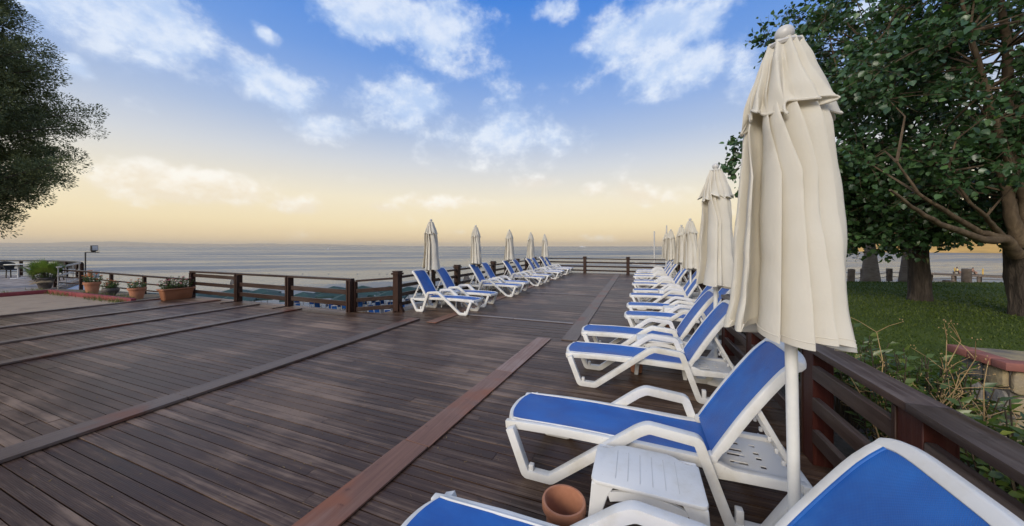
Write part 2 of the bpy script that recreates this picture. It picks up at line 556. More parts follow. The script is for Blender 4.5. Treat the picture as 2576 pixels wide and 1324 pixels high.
M_DRYTWIG = noisy_mat('dry twig', (.26, .165, .07), (.46, .31, .14), 12, 0.8, 0.2)
M_FLOWERO = noisy_mat('orange flower petals', (.50, .09, .02), (.62, .17, .03), 20, 0.6, 0)
M_FLOWERP = noisy_mat('pink flower petals', (.42, .13, .13), (.60, .30, .27), 20, 0.6, 0)
M_SKIN = noisy_mat('skin', (.30, .15, .09), (.38, .20, .13), 6, 0.6, 0.05)
M_YELLOW = noisy_mat('yellow cloth', (.62, .56, .15), (.72, .66, .25), 8, 0.8, 0.05)
M_NAVY = noisy_mat('dark shorts cloth', (.012, .013, .02), (.03, .03, .04), 8, 0.8, 0.05)
M_HAIR = noisy_mat('dark hair', (.008, .006, .005), (.02, .015, .012), 20, 0.6, 0.1)
M_BOATW = noisy_mat('white boat paint', (.7, .7, .7), (.8, .8, .8), 1, 0.4, 0)
M_BUOYR = noisy_mat('red buoy', (.35, .05, .03), (.45, .08, .05), 2, 0.5, 0)
M_BUOYD = noisy_mat('dark buoy', (.03, .03, .03), (.06, .06, .06), 2, 0.5, 0)
M_YPOST = noisy_mat('yellow painted post', (.55, .33, .05), (.66, .42, .08), 4, 0.6, 0.05)
M_HILLR = noisy_mat('sunlit gold dry hillside', (.40, .21, .045), (.62, .36, .09), 0.02, 0.95, 0, c3=(.20, .13, .04), coord='World')  # gold of the low sun is put into the dry grass colour
M_MOUNT = noisy_mat('far mountain', (.15, .13, .13), (.22, .19, .18), 0.0006, 0.95, 0, coord='World')

m, T = new_mat('lamp glass')
finish(T, (.55, .58, .6), 0.08, None, 0.6)
M_GLASS = m


def bark_mat(name, c1, c2, c3, su, sv, bd=0.05):
    m, T = new_mat(name)
    pos = T.n('ShaderNodeTexCoord').outputs['Object']
    v = T.scale(pos, (su, su, sv))
    n1_ = T.noise(v, 1.0, 7, 0.62, 0.8)
    n2_ = T.noise(pos, 2.5, 4, 0.6)
    col = T.ramp(n1_, [(0.32, c1), (0.52, c2), (0.72, c3)])
    col = T.mix(T.maprange(n2_, 0.4, 0.7, 0, 0.5), col, c1)
    finish(T, col, 0.9, T.bump(n1_, 0.9, bd), 0.3)
    return m


M_BARK = bark_mat('furrowed bark', (.022, .017, .013), (.065, .050, .038), (.115, .090, .070), 16, 2.2, 0.06)
M_LIMB = bark_mat('smooth limb bark', (.06, .042, .026), (.12, .085, .052), (.18, .135, .085), 6, 3, 0.02)
M_PALMB = bark_mat('palm bark', (.10, .08, .06), (.19, .155, .12), (.26, .22, .18), 3, 22, 0.02)
M_CONB = bark_mat('conifer bark', (.05, .04, .03), (.10, .08, .065), (.15, .13, .11), 10, 3, 0.03)


def leaf_mat(name, stops, rough=0.4, trans=0.25, tcol=(.10, .20, .03), spec=0.5):
    m, T = new_mat(name)
    at = T.n('ShaderNodeAttribute', attribute_name='tint')
    col = T.ramp(at.outputs['Fac'], stops)
    p = finish(T, col, rough, None, spec)
    tr = T.n('ShaderNodeBsdfTranslucent', inp={'Color': tuple(tcol) + (1,)})
    mx = T.n('ShaderNodeMixShader', inp={0: trans, 1: p.outputs[0], 2: tr.outputs[0]})
    outn = [q for q in T.t.nodes if q.type == 'OUTPUT_MATERIAL'][0]
    T.t.links.new(mx.outputs[0], outn.inputs[0])
    return m


M_LEAF = leaf_mat('broad leaf', [(0, (.028, .062, .026)), (.55, (.058, .118, .042)), (.88, (.095, .175, .052)), (1, (.17, .27, .065))], 0.33, 0.16, (.07, .16, .02))
M_NEEDLE = leaf_mat('conifer foliage', [(0, (.075, .095, .05)), (.6, (.16, .19, .08)), (1, (.30, .31, .12))], 0.7, 0.12, (.10, .13, .03), 0.25)
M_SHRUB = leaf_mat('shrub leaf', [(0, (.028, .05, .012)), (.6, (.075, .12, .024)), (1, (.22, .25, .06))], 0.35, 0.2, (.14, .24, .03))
M_POTLEAF = leaf_mat('pot plant leaf', [(0, (.03, .06, .015)), (.6, (.07, .13, .03)), (1, (.17, .23, .06))], 0.5, 0.2, (.14, .22, .04))
M_GRASS = leaf_mat('grass blade', [(0, (.032, .053, .007)), (.6, (.066, .094, .012)), (1, (.125, .148, .030))], 0.6, 0.2, (.09, .16, .015), 0.25)
M_DRYGRASS = leaf_mat('pale grass blade', [(0, (.06, .09, .02)), (.6, (.14, .17, .05)), (1, (.25, .23, .09))], 0.6, 0.2, (.2, .22, .06), 0.25)
M_PALMLEAF = leaf_mat('fan palm leaf', [(0, (.07, .12, .02)), (.6, (.14, .22, .035)), (1, (.24, .31, .06))], 0.4, 0.25, (.16, .24, .03))
M_DEADLEAF = leaf_mat('dead palm leaf', [(0, (.16, .12, .07)), (1, (.32, .25, .16))], 0.8, 0.1, (.2, .15, .08), 0.2)

# ------------------------------------------------------------------ sea, beach, far land
SEA_Z = -5.3
m, T = new_mat('sea water')
pos = T.n('ShaderNodeNewGeometry').outputs['Position']
rotn = T.n('ShaderNodeVectorRotate', rotation_type='Z_AXIS', inp={'Angle': R(-35)})
T.t.links.new(pos, rotn.inputs['Vector'])
pr = rotn.outputs[0]
slick = T.noise(T.scale(pr, (0.0035, 0.020, 1)), 1.0, 5, 0.6, 0.6)
slick2 = T.noise(T.scale(pr, (0.03, 0.16, 1)), 1.0, 4, 0.6, 0.4)
sl = T.maprange(T.m('ADD', T.m('MULTIPLY', slick, 0.75), T.m('MULTIPLY', slick2, 0.25)), 0.42, 0.58, 0.05, 1.0, True)
def wavelet(sx, sy):
    nd = T.n('ShaderNodeTexNoise', inp={'Scale': 1.0, 'Detail': 6.0, 'Roughness': 0.7, 'Distortion': 0.3})
    T.t.links.new(T.scale(pr, (sx, sy, 1)), nd.inputs['Vector'])
    return T.n('ShaderNodeVectorMath', operation='SUBTRACT', inp={0: nd.outputs['Color'], 1: (.5, .5, .5)}).outputs[0]
amp = T.m('MULTIPLY_ADD', sl, 1.4, 0.30)
sc_ = T.n('ShaderNodeVectorMath', operation='ADD', inp={0: wavelet(0.30, 1.0), 1: wavelet(2.2, 5.5)})
sv = T.n('ShaderNodeVectorMath', operation='SCALE', inp={0: sc_.outputs[0]})
T.t.links.new(amp, sv.inputs['Scale'])
flat = T.n('ShaderNodeVectorMath', operation='MULTIPLY', inp={0: sv.outputs[0], 1: (.8, 1.0, 0)})
nrm_ = T.n('ShaderNodeVectorMath', operation='ADD', inp={0: flat.outputs[0], 1: (0, 0, 1)})
rb_ = T.n('ShaderNodeVectorRotate', rotation_type='Z_AXIS', inp={'Angle': R(35)})
T.t.links.new(nrm_.outputs[0], rb_.inputs['Vector'])
nn_ = T.n('ShaderNodeVectorMath', operation='NORMALIZE', inp={0: rb_.outputs[0]})
pw_ = finish(T, (.03, .05, .07), 0.16, nn_.outputs[0], 0.5, IOR=1.33)
df_ = T.n('ShaderNodeBsdfDiffuse', inp={'Color': (.195, .218, .238, 1)})
mx_ = T.n('ShaderNodeMixShader', inp={0: T.maprange(sl, 0.05, 1.0, 0.25, 0.78), 1: pw_.outputs[0], 2: df_.outputs[0]})
T.t.links.new(mx_.outputs[0], [q for q in T.t.nodes if q.type == 'OUTPUT_MATERIAL'][0].inputs[0])
S = 60000.0
MB().add([(-S, -S, SEA_Z), (S, -S, SEA_Z), (S, S, SEA_Z), (-S, S, SEA_Z)], [(0, 1, 2, 3)]).build('sea', m)
tag(bpy.data.objects['sea'], kind='structure')

# beach: gravel strip below the deck
M_GRAVEL = noisy_mat('beach gravel', (.20, .185, .17), (.34, .32, .30), 2.2, 0.95, 0.7, 0.05, c3=(.27, .25, .235), coord='World')
shore = [(-80, -9), (-60, 5), (-47, 15.5), (-40, 20.6), (-33.6, 25.7), (-28.3, 29.6), (-20, 36.5), (-8, 41), (4, 40), (14, 36), (30, 34)]
vs, fs = [], []
rng = random.Random(5)
for i, (x, y) in enumerate(shore):
    vs += [(x + 1.1, y - 40, -4.85), (x + 1.5, y - 4.0, -4.9), (x + .3, y - .6, -5.18), (x - 1.2, y + 1.9, -5.75)]
for i in range(len(shore) - 1):
    for k in range(3):
        a = i * 4 + k
        fs.append((a, a + 4, a + 5, a + 1))
MB().add(vs, fs).build('beach', M_GRAVEL, smooth=True)
tag(bpy.data.objects['beach'], kind='structure')


def ridge(name, pts, depth_pts, z0, mat, n=260, seed=1, rough=0.16):
    """a range of hills: a crest line with slopes on both sides, given as (x,y,height)"""
    P = [Vector(p) for p in pts]
    vs, fs = [], []
    seglen = [(P[i + 1].xy - P[i].xy).length for i in range(len(P) - 1)]
    tot = sum(seglen)
    nd = 7
    for i in range(n + 1):
        s = tot * i / n
        k = 0
        while k < len(seglen) - 1 and s > seglen[k]:
            s -= seglen[k]; k += 1
        t = min(1, s / seglen[k])
        q = P[k].lerp(P[k + 1], t)
        d = (P[k + 1].xy - P[k].xy).normalized()
        nr = Vector((-d.y, d.x))
        for j in range(nd):
            u = j / (nd - 1) * 2 - 1
            w = depth_pts * u
            hh = (q.z - z0) * (1 - abs(u)) ** 0.9
            hh *= 1 + rough * 2 * mnoise.fractal(Vector((i * 0.11 + seed * 13, j * 0.5, seed)), 1.0, 2.0, 5)
            vs.append((q.x + nr.x * w, q.y + nr.y * w, z0 - 2 + max(0, hh)))
    for i in range(n):
        for j in range(nd - 1):
            a = i * nd + j
            fs.append((a, a + nd, a + nd + 1, a + 1))
    o = MB().add(vs, fs).build(name, mat, smooth=True)
    return tag(o, kind='structure')


def at(azd, dist, z):
    return (math.sin(R(azd)) * dist, math.cos(R(azd)) * dist, z)


ridge('mountains', [at(-100, 45000, 135), at(-84, 45000, 235), at(-78, 45000, 253), at(-72, 45000, 399), at(-70, 45000, 408), at(-67.5, 45000, 281), at(-62, 45000, 244), at(-57.3, 45000, 362), at(-56, 45000, 299),
                    at(-52, 45000, 271), at(-47, 45000, 171), at(-40, 45000, 90), at(-33, 45000, 27)], 4000, SEA_Z, M_MOUNT, 300, 3, 0.10)
ridge('hills', [at(14, 1050, -4), at(20, 900, 8), at(24, 800, 18), at(30, 720, 24), at(36, 690, 20), at(44, 680, 30), at(52, 700, 45), at(70, 700, 110), at(100, 700, 120)], 110, SEA_Z, M_HILLR, 220, 7, 0.22)

# ------------------------------------------------------------------ deck
rng = random.Random(11)
deck = empty('deck')
tag(deck, kind='structure')
# substructure, kept under the planks
b = MB()
b.prism([(-14.0, -2.0), (1.55, -2.0), (1.55, 5.95), (1.9, 5.95), (1.9, 20.75), (-5.95, 20.75), (-5.95, 6.42), (-14.0, 6.42)], -0.30, -0.045)
b.build('substructure', M_DARK, deck)

unit = MB().box((0, 0, 0), (1, 1, 1)).mesh('plank_unit')
unit.materials.append(M_PLANK)
PITCH = 0.0925
pieces = []      # (x0,x1,y,w,z,tilt, tint)
y = -1.2
row = 0
while y < 20.68:
    w = PITCH - 0.0065 + rng.uniform(-.0015, .001)
    if y < 6.32:
        bounds = [-13.95, -11.9, -10.05, -8.25, -4.6, -1.7, 1.5]
        x = -13.95
        cuts = sorted(set([-13.95, 1.5 if y < 5.9 else 1.85] + [bb + rng.choice([0, 0, .001]) for bb in bounds[1:-1] if rng.random() < 0.55] +
                          [rng.uniform(-13, 1) for _ in range(2)]))
    else:
        cuts = sorted(set([-5.92, 1.86] + [rng.choice([-4.1, -1.15, -2.6]) + rng.uniform(-.02, .02), rng.uniform(-5, 1)]))
    cl = [cuts[0]]
    for c in cuts[1:]:
        if c - cl[-1] > 0.55 or c == cuts[-1]:
            cl.append(c)
    for i in range(len(cl) - 1):
        pieces.append((cl[i] + .0015, cl[i + 1] - .0015, y + PITCH / 2, w, rng.uniform(-.0022, .0022), rng.uniform(-.006, .006)))
    y += PITCH
    row += 1
def vis(p):
    # planks near the viewer show largest
    return p[2] > 0.1 and not (p[1] < -13.0 and p[2] < 2)
near = sorted([p for p in pieces if vis(p)], key=lambda p: (p[2] ** 2 + 0.15 * ((p[0] + p[1]) / 2 + 2) ** 2))[:300]
ns = set(near)
rest = MB()
for p in pieces:
    x0, x1, yy, w, dz, tl = p
    if p in ns:
        o = bpy.data.objects.new('plank', unit)
        o.scale = (x1 - x0, w, 0.028)
        o.location = ((x0 + x1) / 2, yy, -0.014 + dz)
        o.rotation_euler = (tl, 0, rng.uniform(-.0006, .0006))
        o.parent = deck
        COL.objects.link(o)
    else:
        rest.box(((x0 + x1) / 2, yy, -0.014 + dz), (x1 - x0, w, 0.028), Matrix.Rotation(tl, 3, 'X'))
o = rest.build('planks_beyond', M_PLANK, deck)
o['kind'] = 'stuff'

# battens laid over the joints
def batten(p0, p1, w, h, mat, n=1, z=0.004):
    p0, p1 = Vector(p0), Vector(p1)
    for i in range(n):
        a = p0.lerp(p1, i / n)
        c = p0.lerp(p1, (i + 1) / n)
        d = (c - a).normalized() * 0.003
        j = rng.uniform(-.006, .006)
        mb = MB().beam((a.x + d.x + j, a.y + d.y, z + h / 2), (c.x - d.x + j, c.y - d.y, z + h / 2 + rng.uniform(0, .002)), w, h)
        mb.build('batten', mat, deck, bevel=0.003, seg=1)


batten((-4.62, 0.0, 0), (-4.69, 6.12, 0), 0.25, 0.030, M_BATTEN, 3)
batten((-8.30, 0.3, 0), (-8.30, 6.05, 0), 0.20, 0.028, M_BATTEN, 2)
batten((-10.08, 0.8, 0), (-10.05, 6.1, 0), 0.19, 0.028, M_BATTEN, 2)
batten((-11.98, 1.2, 0), (-11.92, 6.15, 0), 0.19, 0.028, M_BATTEN, 2)
batten((-13.98, 1.8, 0), (-13.9, 6.2, 0), 0.12, 0.045, M_BATTEN, 2, -0.01)
batten((-1.80, 0.55, 0), (-1.56, 5.66, 0), 0.25, 0.016, M_BATTENR, 3)
batten((-1.13, 5.68, 0), (-1.11, 20.6, 0), 0.27, 0.014, M_BATTEN, 4)
batten((-4.15, 5.95, 0), (-4.02, 19.9, 0), 0.24, 0.016, M_BATTENR, 5)
batten((-4.0, 6.98, 0), (-1.28, 6.98, 0), 0.10, 0.010, M_BATTENX, 2)
batten((-0.96, 6.95, 0), (-0.2, 6.95, 0), 0.10, 0.010, M_BATTENX, 1)
batten((-3.9, 11.2, 0), (-1.26, 11.2, 0), 0.10, 0.010, M_BATTENX, 2)

# ------------------------------------------------------------------ ground left: sand court, terrace, kerb
o = MB().prism([(-19.72, -4), (-13.96, -4), (-13.96, 5.0), (-19.72, 5.0)], -0.4, -0.03).build('sand_court', M_SAND)
tag(o, kind='structure')
o = MB().prism([(-24, 5.1), (-13.6, 5.1), (-13.6, 6.35), (-18, 6.15), (-20.2, 5.8)], -0.5, -0.02).build('earth_strip', noisy_mat('dry earth', (.10, .08, .05), (.19, .15, .10), 3, 0.95, 0.5, 0.03, coord='World'))
tag(o, kind='structure')
terr_poly = [(-45, -6), (-19.85, -6), (-19.85, 4.9), (-21.3, 5.75), (-25.3, 7.55), (-27.5, 8.0), (-30, 8.05), (-33, 7.4), (-38, 6.0), (-45, 4.0)]
o = MB().prism(terr_poly, -0.5, -0.035).build('terrace', M_MORTAR)
tag(o, kind='structure')
terr = o
# pavers on the terrace
pu = MB().box((0, 0, 0), (.395, .195, .03)).mesh('paver_unit', bevel=0.004, seg=1)
pu.materials.append(M_PAVE)
def in_poly(x, y, poly):
    ins = False
    for i in range(len(poly)):
        x1, y1 = poly[i]; x2, y2 = poly[i - 1]
        if (y1 > y) != (y2 > y) and x < (x2 - x1) * (y - y1) / (y2 - y1) + x1:
            ins = not ins
    return ins
cand = []
for r_ in range(70):
    for c_ in range(70):
        x = -20.2 - c_ * 0.40 - (0.2 if r_ % 2 else 0)
        y = 7.9 - r_ * 0.20
        if in_poly(x - .2, y - .1, terr_poly) and in_poly(x + .2, y + .1, terr_poly):
            cand.append((x, y))
bearing = lambda x, y: math.degrees(math.atan2(-x, y))
cand = [c for c in cand if bearing(*c) < 79.5]
cand.sort(key=lambda c: c[0] ** 2 + c[1] ** 2)
for x, y in cand[:300]:
    o = bpy.data.objects.new('paver', pu)
    o.location = (x, y, -0.018 + rng.uniform(-.002, .002)); o.rotation_euler = (0, 0, rng.uniform(-.01, .01)); o.parent = terr
    COL.objects.link(o)
pm = MB()
for x, y in cand[300:]:
    pm.box((x, y, -0.018), (.395, .195, .03))
pm.build('pavers_beyond', M_PAVE, terr)['kind'] = 'stuff'
# retaining wall of the terrace
wl = MB()
edge = [(-19.9, 5.0), (-21.3, 5.78), (-25.3, 7.58), (-27.5, 8.03), (-30, 8.08), (-33, 7.43), (-38, 6.03)]
for a, c in zip(edge[:-1], edge[1:]):
    wl.beam((a[0], a[1], -2.75), (c[0], c[1], -2.75), 0.2, 5.3)
o = wl.build('retaining_wall', M_WALLW)
tag(o, 'white rendered retaining wall under the seaside terrace', 'wall')
# kerb
kerb = empty('kerb', (-19.7, 5.05, 0))
tag(kerb, 'low red painted kerb around the sand court', 'kerb')
kp = [(-13.98, 5.06), (-15.9, 5.06), (-17.8, 5.05), (-19.72, 5.04), (-19.80, 3.2), (-19.85, 1.4), (-19.9, -0.5)]
for i in range(len(kp) - 1):
    a, c = Vector(kp[i] + (0,)), Vector(kp[i + 1] + (0,))
    d = (c - a).normalized() * .006
    MB().beam((a.x + d.x + 19.7, a.y + d.y - 5.05, .02), (c.x - d.x + 19.7, c.y - d.y - 5.05, .02), .12, .16).build('kerb_segment', M_RED, kerb, bevel=.012)

# ------------------------------------------------------------------ railings
def post_cap(x, y, h, w, parent, base=(0, 0, 0), cap=True, mat=None, foot=False):
    p = MB().box((x, y, h / 2), (w, w, h)).build('post', mat or M_POST, parent, bevel=.006, seg=1)
    if cap:
        MB().box((x, y, h - .045), (w + .055, w + .055, .05)).box((x, y, h + .012), (w + .02, w + .02, .03)).build('cap', M_POST, p, bevel=.004, seg=1)
    else:
        # covering boards nailed to the post
        MB().box((x - w * .30, y - w / 2 - .011, h / 2), (w * .36, .022, h - .01)).box((x + w * .30, y - w / 2 - .011, h / 2 - .005), (w * .36, .022, h - .03)).build('cover_board', M_POST, p, bevel=.003, seg=1)
    return p


# left railing of the lounger deck
rl = empty('railing', (-5.71, 6.74, 0))
tag(rl, 'dark brown wooden railing with capped posts behind the left lounger row', 'railing')
PY = [6.74 + 1.48 * i for i in range(10)]
for i, y in enumerate(PY):
    post_cap(0, y - 6.74, 1.0, .165, rl)
    if i == 0:
        MB().prism([(-.03, -.15), (.03, -.15), (.03, .15), (-.03, .15)], 0, .02).add([(.085, -.04, .0), (.085, .04, 0), (.2, .04, 0), (.2, -.04, 0), (.085, -.04, .2), (.085, .04, .2)], [(0, 3, 2, 1), (0, 1, 5, 4), (0, 4, 3), (1, 2, 5), (2, 3, 4, 5)]).build('brace', M_POST, rl)
for i in range(10):
    y0 = PY[i] - 6.74 + .085
    y1 = (PY[i + 1] - 6.74 - .085) if i < 9 else 20.45 - 6.74
    for z, hh in ((.865, .06), (.635, .09), (.405, .09), (.165, .09)):
        MB().beam((0, y0, z + rng.uniform(-.006, .006)), (0, y1, z + rng.uniform(-.006, .006)), .05 if z < .8 else .09, hh).build('rail', M_RAILY, rl, bevel=.006, seg=1)

# far railing
rf = empty('railing', (-5.71, 20.5, 0))
tag(rf, 'dark wooden railing across the far end of the deck facing the sea', 'railing')
PX = [-5.71, -3.06, -0.55, 1.78]
for x in PX[1:]:
    post_cap(x + 5.71, 0, 1.0, .18, rf)
for i in range(3):
    for z, hh in ((.88, .06), (.66, .09), (.42, .09), (.17, .09)):
        MB().beam((PX[i] + 5.71 + .09, 0, z), (PX[i + 1] + 5.71 - .09, 0, z), .05 if z < .8 else .09, hh).build('rail', M_RAILX, rf, bevel=.006, seg=1)

# front railing over the beach (left of the deck corner)
rb = empty('railing', (-13.58, 6.25, 0))
tag(rb, 'lower brown wooden railing along the deck edge above the beach parasols', 'railing')
FX = [-13.56, -11.2, -8.98, -6.75]
for i, x in enumerate(FX):
    post_cap(x + 13.58, 0, .80, .14 if i else .11, rb, cap=False)
    if 0 < i < 3:
        MB().beam((x + 13.58 - .02, -.12, .012), (x + 13.58 - .02, -.45, .012), .06, .02).build('foot_plate', M_RAILY, rb, bevel=.003, seg=1)
for i in range(3):
    x0, x1 = FX[i] + 13.58, FX[i + 1] + 13.58
    MB().beam((x0 - .06, 0, .826 - .004 * i), (x1 + (.06 if i == 2 else -.002), 0, .822 - .004 * i), .13, .055).build('handrail', M_RAILX, rb, bevel=.006, seg=1)
    for z in ((.70, .44, .18) if i == 0 else (.50, .21)):
        MB().beam((x0 + .07, 0, z + .01), (x1 - .07, 0, z - .01), .045, .105 if i == 0 else .12).build('rail', M_RAILX, rb, bevel=.006, seg=1)
# the return of that railing to the lounger deck
rc = empty('railing', (-6.7, 6.3, 0))
tag(rc, 'short return of brown railing between the deck corner and the first capped post', 'railing')
for z, hh, ww in ((.775, .05, .09), (.52, .1, .045), (.29, .1, .045), (.06, .1, .045)):
    MB().beam((.05, .02, z), (.89, .43, z + .06), ww, hh).build('rail', M_RAILX, rc, bevel=.006, seg=1)
MB().box((.02, 0.02, .38), (.09, .09, .76)).build('post', M_POST, rc, bevel=.005, seg=1)

# right railing, near run
rr = empty('railing', (1.28, 2.2, 0))
tag(rr, 'broad dark handrail and slats of the near right railing beside the shrubs', 'railing')
HY = [(-1.2, .02), (-.06, 0), (1.55, 0), (3.72, .0)]
for k, (y0, y1, x0, x1) in enumerate([(-2.6, -.062, -.09, -.005), (-.058, 1.6, 0.0, 0.005), (1.604, 3.75, 0.005, 0.01)]):
    z = .878 + (.012 if k == 0 else 0)
    MB().beam((x0, y0, z), (x1, y1, z - (.008 if k == 0 else 0)), .165, .045).build('handrail', M_RAILY, rr, bevel=.007, seg=2)
for py in (-1.45, 0, 1.02, 2.45, 3.7):
    px = -.045 if py < -1 else 0
    p = MB().box((px + .012, py - .02, .425), (.125, .16, .85)).build('post', M_REDPOST, rr, bevel=.004, seg=1)
    MB().box((px - .035, py + .075, .42), (.045, .03, .84)).box((px + .01, py + .072, .42), (.04, .022, .84)).build('cover_board', M_POST, p, bevel=.003, seg=1)
spans = [(-2.6, -1.53), (-1.37, -.11), (.09, .93), (1.11, 2.36), (2.54, 3.62)]
for y0, y1 in spans:
    px0 = -.08 if y0 < -2 else (-.05 if y0 < -1 else 0)
    px1 = -.05 if y0 < -2 else 0
    for z in (.70, .46, .22):
        MB().beam((px0 - .03, y0, z), (px1 - .03, y1, z), .045, .105).build('slat', M_RAILY, rr, bevel=.006, seg=1)
# right railing, far run
rs = empty('railing', (1.78, 6.0, 0))
tag(rs, 'dark wooden railing behind the farther loungers of the right row', 'railing')
PYR = [0.0] + [1.5 + 1.85 * i for i in range(8)]
MB().beam((-.5, -.05, .88), (-.08, -.05, .88), .12, .05).build('handrail', M_RAILX, rs, bevel=.006, seg=1)
for i, y in enumerate(PYR[:-1]):
    post_cap(0, y, .98, .165, rs)
for i in range(len(PYR) - 1):
    y1 = min(PYR[i + 1] - .085, 14.4)
    for z, hh in ((.86, .06), (.635, .09), (.405, .09), (.165, .09)):
        MB().beam((0, PYR[i] + .085, z), (0, y1, z), .05 if z < .8 else .09, hh).build('rail', M_RAILY, rs, bevel=.006, seg=1)

# low railing of the garden strip at the left
rg = empty('railing', (-22.0, 5.75, 0))
tag(rg, 'thin dark railing behind the flower pots on the left', 'railing')
GX = [(-20.1, 5.86, .69), (-18.1, 5.98, .65), (-16.1, 6.09, .61), (-14.75, 6.15, .59)]
pts = [(-22.0, 5.75, .70)] + GX + [(-13.68, 6.22, .57)]
for x, y, h in GX + [(-22.0, 5.75, .70)]:
    MB().box((x + 22, y - 5.75, h / 2 - .1), (.085, .085, h + .18)).build('post', M_POST, rg, bevel=.005, seg=1)
for a, c in zip(pts[:-1], pts[1:]):
    for dz, w_, h_ in ((0.0, .10, .055), (-.27, .035, .045), (-.50, .035, .045)):
        MB().beam((a[0] + 22 + .02, a[1] - 5.75, a[2] + dz), (c[0] + 22 - .02, c[1] - 5.75, c[2] + dz), w_, h_).build('rail', M_RAILX, rg, bevel=.004, seg=1)

# terrace railing (curved) with dark windscreen
rt = empty('railing', (-30, 7.9, 0))
tag(rt, 'curved dark railing around the seaside terrace with a dark windscreen', 'railing')
tp = [(-42, 4.75), (-38, 5.9), (-33, 7.25), (-30, 7.9), (-27.5, 7.85), (-25.4, 7.42)]
tp2 = round_path([p + (0,) for p in tp], 1.6, 4)
for a, c in zip(tp2[:-1], tp2[1:]):
    for z, w_, h_ in ((.84, .1, .07), (.50, .035, .04), (.22, .035, .04)):
        MB().beam((a[0] + 30, a[1] - 7.9, z), (c[0] + 30, c[1] - 7.9, z), w_, h_).build('rail', M_METAL, rt)
for x, y in [(-38, 5.95), (-35.3, 6.65), (-32.6, 7.36), (-30.6, 7.72), (-28.6, 7.84), (-26.8, 7.7), (-25.4, 7.42)]:
    MB().box((x + 30, y - 7.9, .41), (.11, .11, .83)).build('post', M_POST, rt, bevel=.004, seg=1)
sc = MB()
scr = [p for p in tp2 if -30.5 < p[0] < -25.3]
for a, c in zip(scr[:-1], scr[1:]):
    sc.beam((a[0] + 30, a[1] - 7.9 + .07, .62), (c[0] + 30, c[1] - 7.9 + .07, .62), .012, .36)
sc.build('windscreen', M_WICKER, rt)
# pale handrail on the terrace's near side
rw = empty('railing', (-25.2, 7.3, 0))
rw.scale = (.93, .93, 1)
tag(rw, 'pale weathered railing on the side of the terrace beside the palm pot', 'railing')
M_PALEW = noisy_mat('pale weathered wood', (.34, .31, .27), (.5, .47, .42), 6, 0.8, 0.2)
for z in (.84, .50, .12):
    MB().beam((0, 0, z), (4.6, -1.9, z), .09 if z > .8 else .05, .055).build('rail', M_PALEW, rw, bevel=.004, seg=1)
for t in (0.02, .35, .68, .99):
    MB().box((4.6 * t, -1.9 * t, .40), (.03, .03, .80)).build('post', M_PALEW, rw, bevel=.004, seg=1)

# floodlight on an angled pole
fl = empty('floodlight', (-25.1, 7.45, 0))
tag(fl, 'black rectangular floodlight on a thin angled pole above the terrace', 'floodlight')
MB().tube([(0, 0, 0), (0, 0, 1.36)], .026, 8).tube([(0, 0, 1.36), (.62, .24, 1.36)], .022, 8).build('pole', M_METAL, fl)
rotl = Matrix.Rotation(R(-70), 3, 'Z')
hd = MB().box((.40, .155, 1.56), (.08, .25, .27), Matrix.Rotation(R(15), 3, 'Z')).build('housing', M_METAL, fl, bevel=.012)
MB().box((.445, .167, 1.565), (.012, .20, .21), Matrix.Rotation(R(15), 3, 'Z')).build('glass', M_GLASS, hd, bevel=.003, seg=1)
MB().box((.455, .17, 1.52), (.012, .15, .05), Matrix.Rotation(R(15), 3, 'Z')).build('reflector', M_GALV, hd, bevel=.003, seg=1)
MB().box((.36, .14, 1.41), (.03, .16, .08), Matrix.Rotation(R(15), 3, 'Z')).build('bracket', M_METAL, fl)

# planter box hung on the terrace end post
bx = empty('hanging_box', (-25.15, 7.62, .12))
tag(bx, 'brown box hung on the end post of the terrace under the floodlight', 'box')
MB().box((0.05, .05, .18), (.34, .22, .36)).build('body', M_TROUGH, bx, bevel=.01)
MB().box((0.26, .10, .17), (.06, .20, .38)).build('side_panel', M_GALV, bx, bevel=.006)

# ------------------------------------------------------------------ terrace furniture
def wicker_chair(loc, rz, label):
    t = empty('wicker_chair', loc, rz)
    tag(t, label, 'chair', 'dark wicker chairs on the terrace')
    MB().box((0, 0, .43), (.46, .46, .06)).build('seat', M_WICKER, t, bevel=.015)
    bk = MB()
    n = 10
    vs, fs = [], []
    for j in range(6):
        for i in range(n + 1):
            a = R(-78 + 156 * i / n)
            w = .24 + .055 * j / 5
            vs.append((math.sin(a) * w, -.02 - math.cos(a) * (.22 + .03 * j / 5), .44 + .42 * j / 5 - .12 * (j / 5) * (abs(a) / R(78)) ** 2))
    for j in range(5):
        for i in range(n):
            q = j * (n + 1) + i
            fs.append((q, q + 1, q + n + 2, q + n + 1))
    me = bk.add(vs, fs).mesh('backrest', smooth=True)
    o = link_mesh('backrest', me, M_WICKER, t)
    md = o.modifiers.new('thick', 'SOLIDIFY'); md.thickness = .03
    for sx in (-1, 1):
        for sy in (-1, 1):
            MB().beam((sx * .19, sy * .19, .41), (sx * .24, sy * .25, 0), .03, .03).build('leg', M_STEM, t)
        MB().tube([(sx * .24, -.1, .62), (sx * .26, .12, .63), (sx * .24, .22, .44)], .018, 6).build('armrest', M_WICKER, t, smooth=True)
    return t


wicker_chair((-30.9, 6.6, 0), R(-70), 'dark wicker chair beside the terrace railing, left of the palm')
wicker_chair((-31.6, 5.9, 0), R(80), 'dark wicker chair cut by the left edge of the picture')
wicker_chair((-27.6, 6.9, 0), R(20), 'dark wicker chair at the terrace table behind the palm')
wicker_chair((-26.2, 6.8, 0), R(-30), 'dark wicker chair at the terrace corner under the floodlight')


